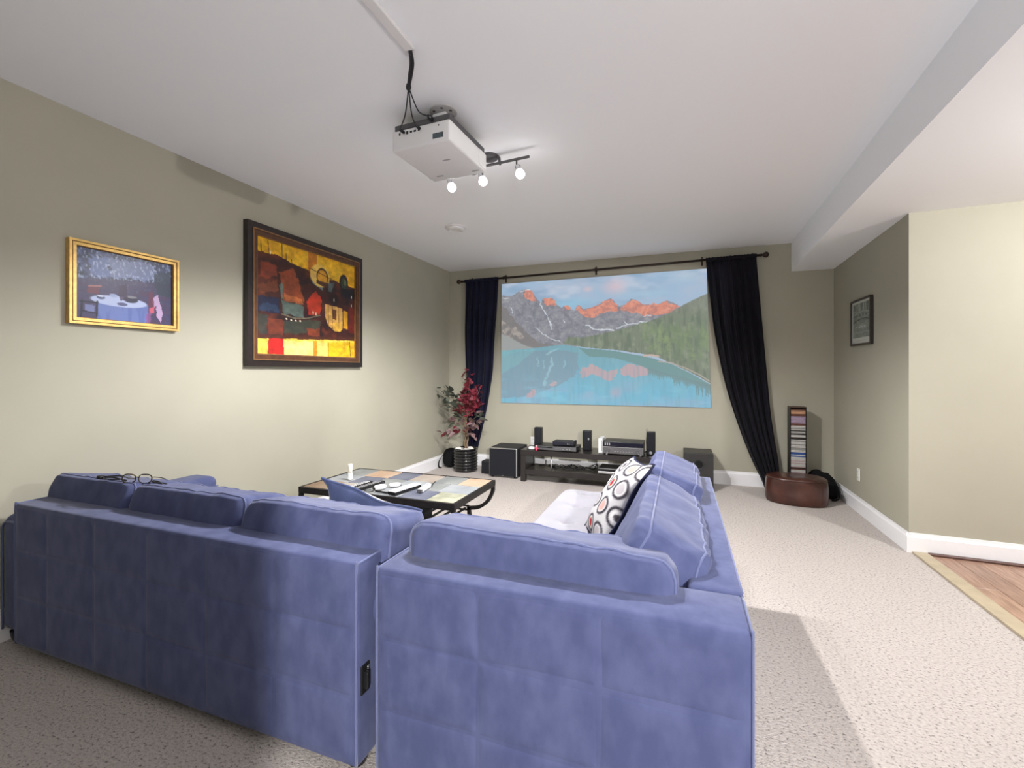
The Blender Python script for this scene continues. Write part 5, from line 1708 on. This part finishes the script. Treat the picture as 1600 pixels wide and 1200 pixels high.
for q in seq:
    if z < 0.02: break
    if q not in cdme:
        m_ = base_cd.copy(); m_.materials.append(CDM[q]); cdme[q] = m_
    o = bpy.data.objects.new('cd_case', cdme[q]); COL.objects.link(o)
    o.location = ((CX0 + CX1) / 2, CY0 + 0.064 + crng.uniform(-.004, .004), z)
    if q == 'blue': o.rotation_euler = (0, R(1.3), 0)
    cdn += 1
    sfx = 'th' if 10 < cdn < 14 else {1: 'st', 2: 'nd', 3: 'rd'}.get(cdn % 10, 'th')
    finish(o, '%s CD case, %d%s case from the top of the narrow black tower' % (CDL[q], cdn, sfx), 'CD', 'CD cases in the tower')
    z -= 0.0121

# ================================================================== LEATHER POUF
pf = thing('pouf', 'low brown leather pouf standing on the carpet in front of the CD tower', 'pouf', (1.085, 5.195, 0), None, R(-10))
bm = bmesh.new()
nu, nv = 72, 22
PR = []
prof = [(0.93, 0.0), (0.975, 0.012), (1.0, 0.05), (1.005, 0.11), (0.995, 0.17), (0.975, 0.215), (0.95, 0.238), (0.925, 0.246), (0.88, 0.252), (0.75, 0.262), (0.55, 0.266), (0.3, 0.264), (0.0, 0.262)]
def pouf_pt(a, r_, z):
    ca, sa = math.cos(a), math.sin(a)
    x = 0.268 * math.copysign(abs(ca) ** 0.8, ca) * r_
    y = 0.205 * math.copysign(abs(sa) ** 0.85, sa) * r_
    if sa > 0: y *= 0.86
    dent = math.exp(-((a - 4.55) / 0.5) ** 2) * math.exp(-((z - 0.15) / 0.06) ** 2)
    y += 0.016 * dent
    wr = mnoise.noise(Vector((math.cos(a) * 6, math.sin(a) * 6, z * 12))) * 0.006 * (1 if r_ > 0.6 else 0.5)
    return Vector((x * (1 + wr), y * (1 + wr), z + (mnoise.noise(Vector((x * 8, y * 8, 3))) * 0.008 if z > 0.24 else 0)))
rings = []
P2 = smoothpts([(r_, z, 0) for r_, z in prof], 3)
for p_ in P2[:-1]:
    rings.append([bm.verts.new(pouf_pt(2 * PI * k / nu, p_.x, p_.y)) for k in range(nu)])
cap_ = bm.verts.new((0, 0, 0.262))
for a, b in zip(rings, rings[1:]):
    for k in range(nu):
        bm.faces.new((a[k], a[(k + 1) % nu], b[(k + 1) % nu], b[k]))
for k in range(nu):
    bm.faces.new((rings[-1][k], rings[-1][(k + 1) % nu], cap_))
bm.faces.new(rings[0][::-1])
body = part('leather_body', bm, LEATHER, pf, smooth=True, local=True)
bm = bmesh.new(); tube(bm, [pouf_pt(2 * PI * k / 96, 0.958, 0.236) for k in range(96)], 0.0045, 6, closed=True); part('piping', bm, LEATHER, pf, smooth=True, local=True)
for a in (0.35, 1.9, 3.6, 5.55):
    bm = bmesh.new(); tube(bm, [pouf_pt(a, r_, z) for r_, z in prof[1:7]], 0.0028, 6); part('seam', bm, LEATHER, pf, smooth=True, local=True)

# ================================================================== PROJECTOR ON THE CEILING
pj = thing('projector', 'white projector hanging from a round mount on the ceiling', 'projector', (-1.282, 2.315, 2.485), None, R(-2.5))
bm = bmesh.new(); box(bm, (-0.182, -0.215, 0.0), (0.182, 0.215, 0.112), 0.012, 3)
pb = part('body', bm, WHITE_PL, pj, local=True, angle=40)
bm = bmesh.new(); box(bm, (-0.170, -0.207, 0.1125), (0.176, 0.205, 0.145), 0.006, 2); part('base_plate', bm, GREY_PL, pj, local=True, label='dark grey upper shell')
bm = bmesh.new(); box(bm, (0.172, 0.115, 0.010), (0.188, 0.205, 0.105), 0.014, 4); part('corner_panel', bm, WHITE_PL, pj, local=True, angle=40)
bm = bmesh.new(); lathe(bm, [(0.045, 0), (0.05, 0.012), (0.042, 0.016), (0.038, 0.006), (0, 0.006)], (0.095, 0.2148, 0.056), 28, rotm(-90, 0, 0).to_4x4()); ls = part('lens_ring', bm, GREY_PL, pj, local=True, angle=40)
bm = bmesh.new(); lathe(bm, [(0.037, 0), (0.03, 0.008), (0.015, 0.013), (0, 0.014)], (0.095, 0.2188, 0.056), 28, rotm(-90, 0, 0).to_4x4()); part('lens', bm, M('lens_glass', (0.01, 0.01, 0.02), 0.03, coat=1.0, var=0.05), ls, local=True, smooth=True)
for x, wd, hg in ((-0.135, .010, .012), (-0.088, .013, .016), (-0.064, .014, .010), (-0.040, .015, .010), (-0.014, .013, .007)):
    bm = bmesh.new(); box(bm, (x, -0.2165, 0.088 - hg / 2), (x + wd, -0.2140, 0.088 + hg / 2), 0.0006, 1); part('port', bm, BLACK, pj, local=True)
bm = bmesh.new(); box(bm, (0.078, -0.2165, 0.022), (0.142, -0.2140, 0.050), 0.0008, 1); part('label_plate', bm, M('dark_teal_label', (0.07, 0.095, 0.105), 0.4, var=0.3, scale=120), pj, local=True, label='dark rating label')
bm = bmesh.new(); lathe(bm, [(0.0045, 0), (0.0045, 0.0015), (0, 0.0015)], (0.115, -0.2152, 0.088), 12, rotm(90, 0, 0).to_4x4()); part('port', bm, GREY_PL, pj, local=True)
for x, y in ((0.025, -0.03), (0.115, 0.155), (-0.12, 0.14)):
    bm = bmesh.new(); box(bm, (x, y, -0.0015), (x + 0.045, y + 0.012, 0.0004), 0.0005, 1); part('vent_slot', bm, M('vent_grey', (0.35, 0.35, 0.36), 0.5), pj, local=True)
bm = bmesh.new(); lathe(bm, [(0, 0.205), (0.074, 0.205), (0.074, 0.199), (0.066, 0.194), (0, 0.194)], (0.095, -0.135, 0), 40); mp_ = part('ceiling_mount', bm, M('grey_mount', (0.52, 0.52, 0.53), 0.4, 0.3, var=0.03), pj, local=True, angle=40)
for a in (-2.3, -1.2, -0.2, 0.9, 2.0, 3.0):
    bm = bmesh.new(); lathe(bm, [(0.008, 0), (0.008, -0.002), (0, -0.002)], (0.095 + 0.052 * math.cos(a), -0.135 + 0.052 * math.sin(a), 0.1945), 12); part('screw_hole', bm, GREY_PL, mp_, local=True)
bm = bmesh.new()
box(bm, (0.045, -0.165, 0.1455), (0.125, -0.135, 0.186), 0.004, 2)
box(bm, (0.055, -0.15, 0.165), (0.115, -0.05, 0.1945), 0.004, 2)
tube(bm, [(0.035, -0.150, 0.168), (0.135, -0.150, 0.168)], 0.011, 12)
part('mount_arm', bm, WHITE_PL, pj, local=True, angle=40)

pjm = Matrix.Translation((-1.282, 2.315, 2.485)) @ Matrix.Rotation(R(-2.5), 4, 'Z')
tie = Vector((-1.19, 1.835, 2.622))
start = Vector((-1.088, 1.69, 2.674))
cb = thing('projector_cables', 'black cables hanging from the white ceiling raceway to the back of the projector', 'cables', start)
bm = bmesh.new()
for k in range(3):
    off = Vector((0.006 * math.cos(k * 2.1), 0.006 * math.sin(k * 2.1), 0))
    tube(bm, smoothpts([start + off * 0.6, start.lerp(tie, 0.35) + Vector((0.012, 0, -0.002)) + off, start.lerp(tie, 0.7) + Vector((0.006, 0, -0.004)) + off, tie + off * 0.4], 6), 0.0055, 7)
part('bundle', bm, BLACK_M, cb, smooth=True)
bm = bmesh.new(); d_ = (tie - start).normalized(); tube(bm, [tie - d_ * 0.012, tie, tie + d_ * 0.012], [0.011, 0.013, 0.011], 10); part('cable_tie', bm, BLACK_M, cb)
for (lx, ly, lz, mid) in ((-0.100, -0.2155, 0.090, (0.010, 0.0, -0.018)), (0.000, -0.2155, 0.092, (-0.006, 0.0, -0.022)), (0.072, -0.209, 0.128, (-0.02, 0.02, -0.022))):
    end = pjm @ Vector((lx, ly - 0.040, lz))
    plug = pjm @ Vector((lx, ly - 0.001, lz))
    m_ = tie.lerp(end, 0.55) + Vector(mid)
    bm = bmesh.new(); tube(bm, smoothpts([tie, m_, end], 8), 0.0032, 7); wq = part('cable', bm, BLACK_M, cb, smooth=True)
    bm = bmesh.new(); r_ = 0.0125 if lx > 0.05 else 0.008; tube(bm, [end, end.lerp(plug, 0.3), end.lerp(plug, 0.9), plug], [r_ * 0.55, r_, r_, r_ * 0.8], 8); part('plug', bm, BLACK, wq)
bm = bmesh.new(); box(bm, (-1.112, -0.5, 2.670), (-1.066, 1.69, 2.690), 0.004, 2)
solo('cable_raceway', bm, WHITE_PL, 'white plastic cable raceway running along the ceiling to the projector cables', 'raceway', (-1.089, 1.0, 2.67))

# ================================================================== TRACK LIGHT
tl = thing('track_light', 'dark bar track light with three lit bulbs on the ceiling beyond the projector', 'ceiling light', (-1.25, 2.75, 2.69))
bm = bmesh.new(); tube(bm, [(-1.62, 2.765, 2.630), (-1.2, 2.735, 2.632), (-0.88, 2.712, 2.634)], 0.0085, 10); part('bar', bm, GREY_PL, tl, smooth=True)
bm = bmesh.new(); lathe(bm, [(0, 0.0), (0.06, 0.0), (0.06, -0.008), (0.05, -0.018), (0, -0.02)], (-1.16, 2.735, 2.690), 28); part('canopy', bm, GREY_PL, tl, angle=40)
bm = bmesh.new(); bar(bm, smoothpts([(-1.125, 2.735, 2.684), (-1.095, 2.73, 2.676), (-1.088, 2.728, 2.655), (-1.085, 2.728, 2.622)], 5), 0.022, 0.012, (0, 1, 0)); part('bracket', bm, GREY_PL, tl)
for p in TRACK:
    sx = p[0] - 0.022
    bm = bmesh.new(); tube(bm, [(sx, p[1] - 0.002, 2.628), (sx, p[1], 2.600), (sx + 0.002, p[1], 2.588)], 0.0055, 8); st = part('stem', bm, GREY_PL, tl, smooth=True)
    bm = bmesh.new(); lathe(bm, [(0, 0.034), (0.014, 0.034), (0.019, 0.026), (0.019, 0.0), (0, 0.0)], (p[0] - 0.008, p[1], 2.562), 18, rotm(0, -14, 0).to_4x4()); part('socket', bm, CHROME, tl, angle=40)
    bm = bmesh.new(); lathe(bm, [(0, -0.036), (0.016, -0.033), (0.026, -0.022), (0.029, -0.008), (0.024, 0.008), (0.016, 0.020), (0.014, 0.024)], (p[0], p[1], 2.545), 20, rotm(0, -14, 0).to_4x4()); bl = part('bulb', bm, BULB, tl, smooth=True)
    bl.visible_shadow = True

# round ceiling detector
sd = thing('smoke_detector', 'white round detector on the ceiling between track light and back wall', 'detector', (-2.04, 3.965, 2.69))
bm = bmesh.new(); lathe(bm, [(0, 0), (0.105, 0), (0.105, -0.006), (0.098, -0.012), (0.088, -0.014)], (0, 0, 0), 40); part('base_ring', bm, WHITE_PL, sd, local=True, angle=40)
bm = bmesh.new(); lathe(bm, [(0.088, -0.010), (0.084, -0.026), (0.066, -0.034), (0.06, -0.030), (0, -0.029)], (0, 0, 0), 40); part('cover', bm, WHITE_PL, sd, local=True, angle=40)
#INSERT
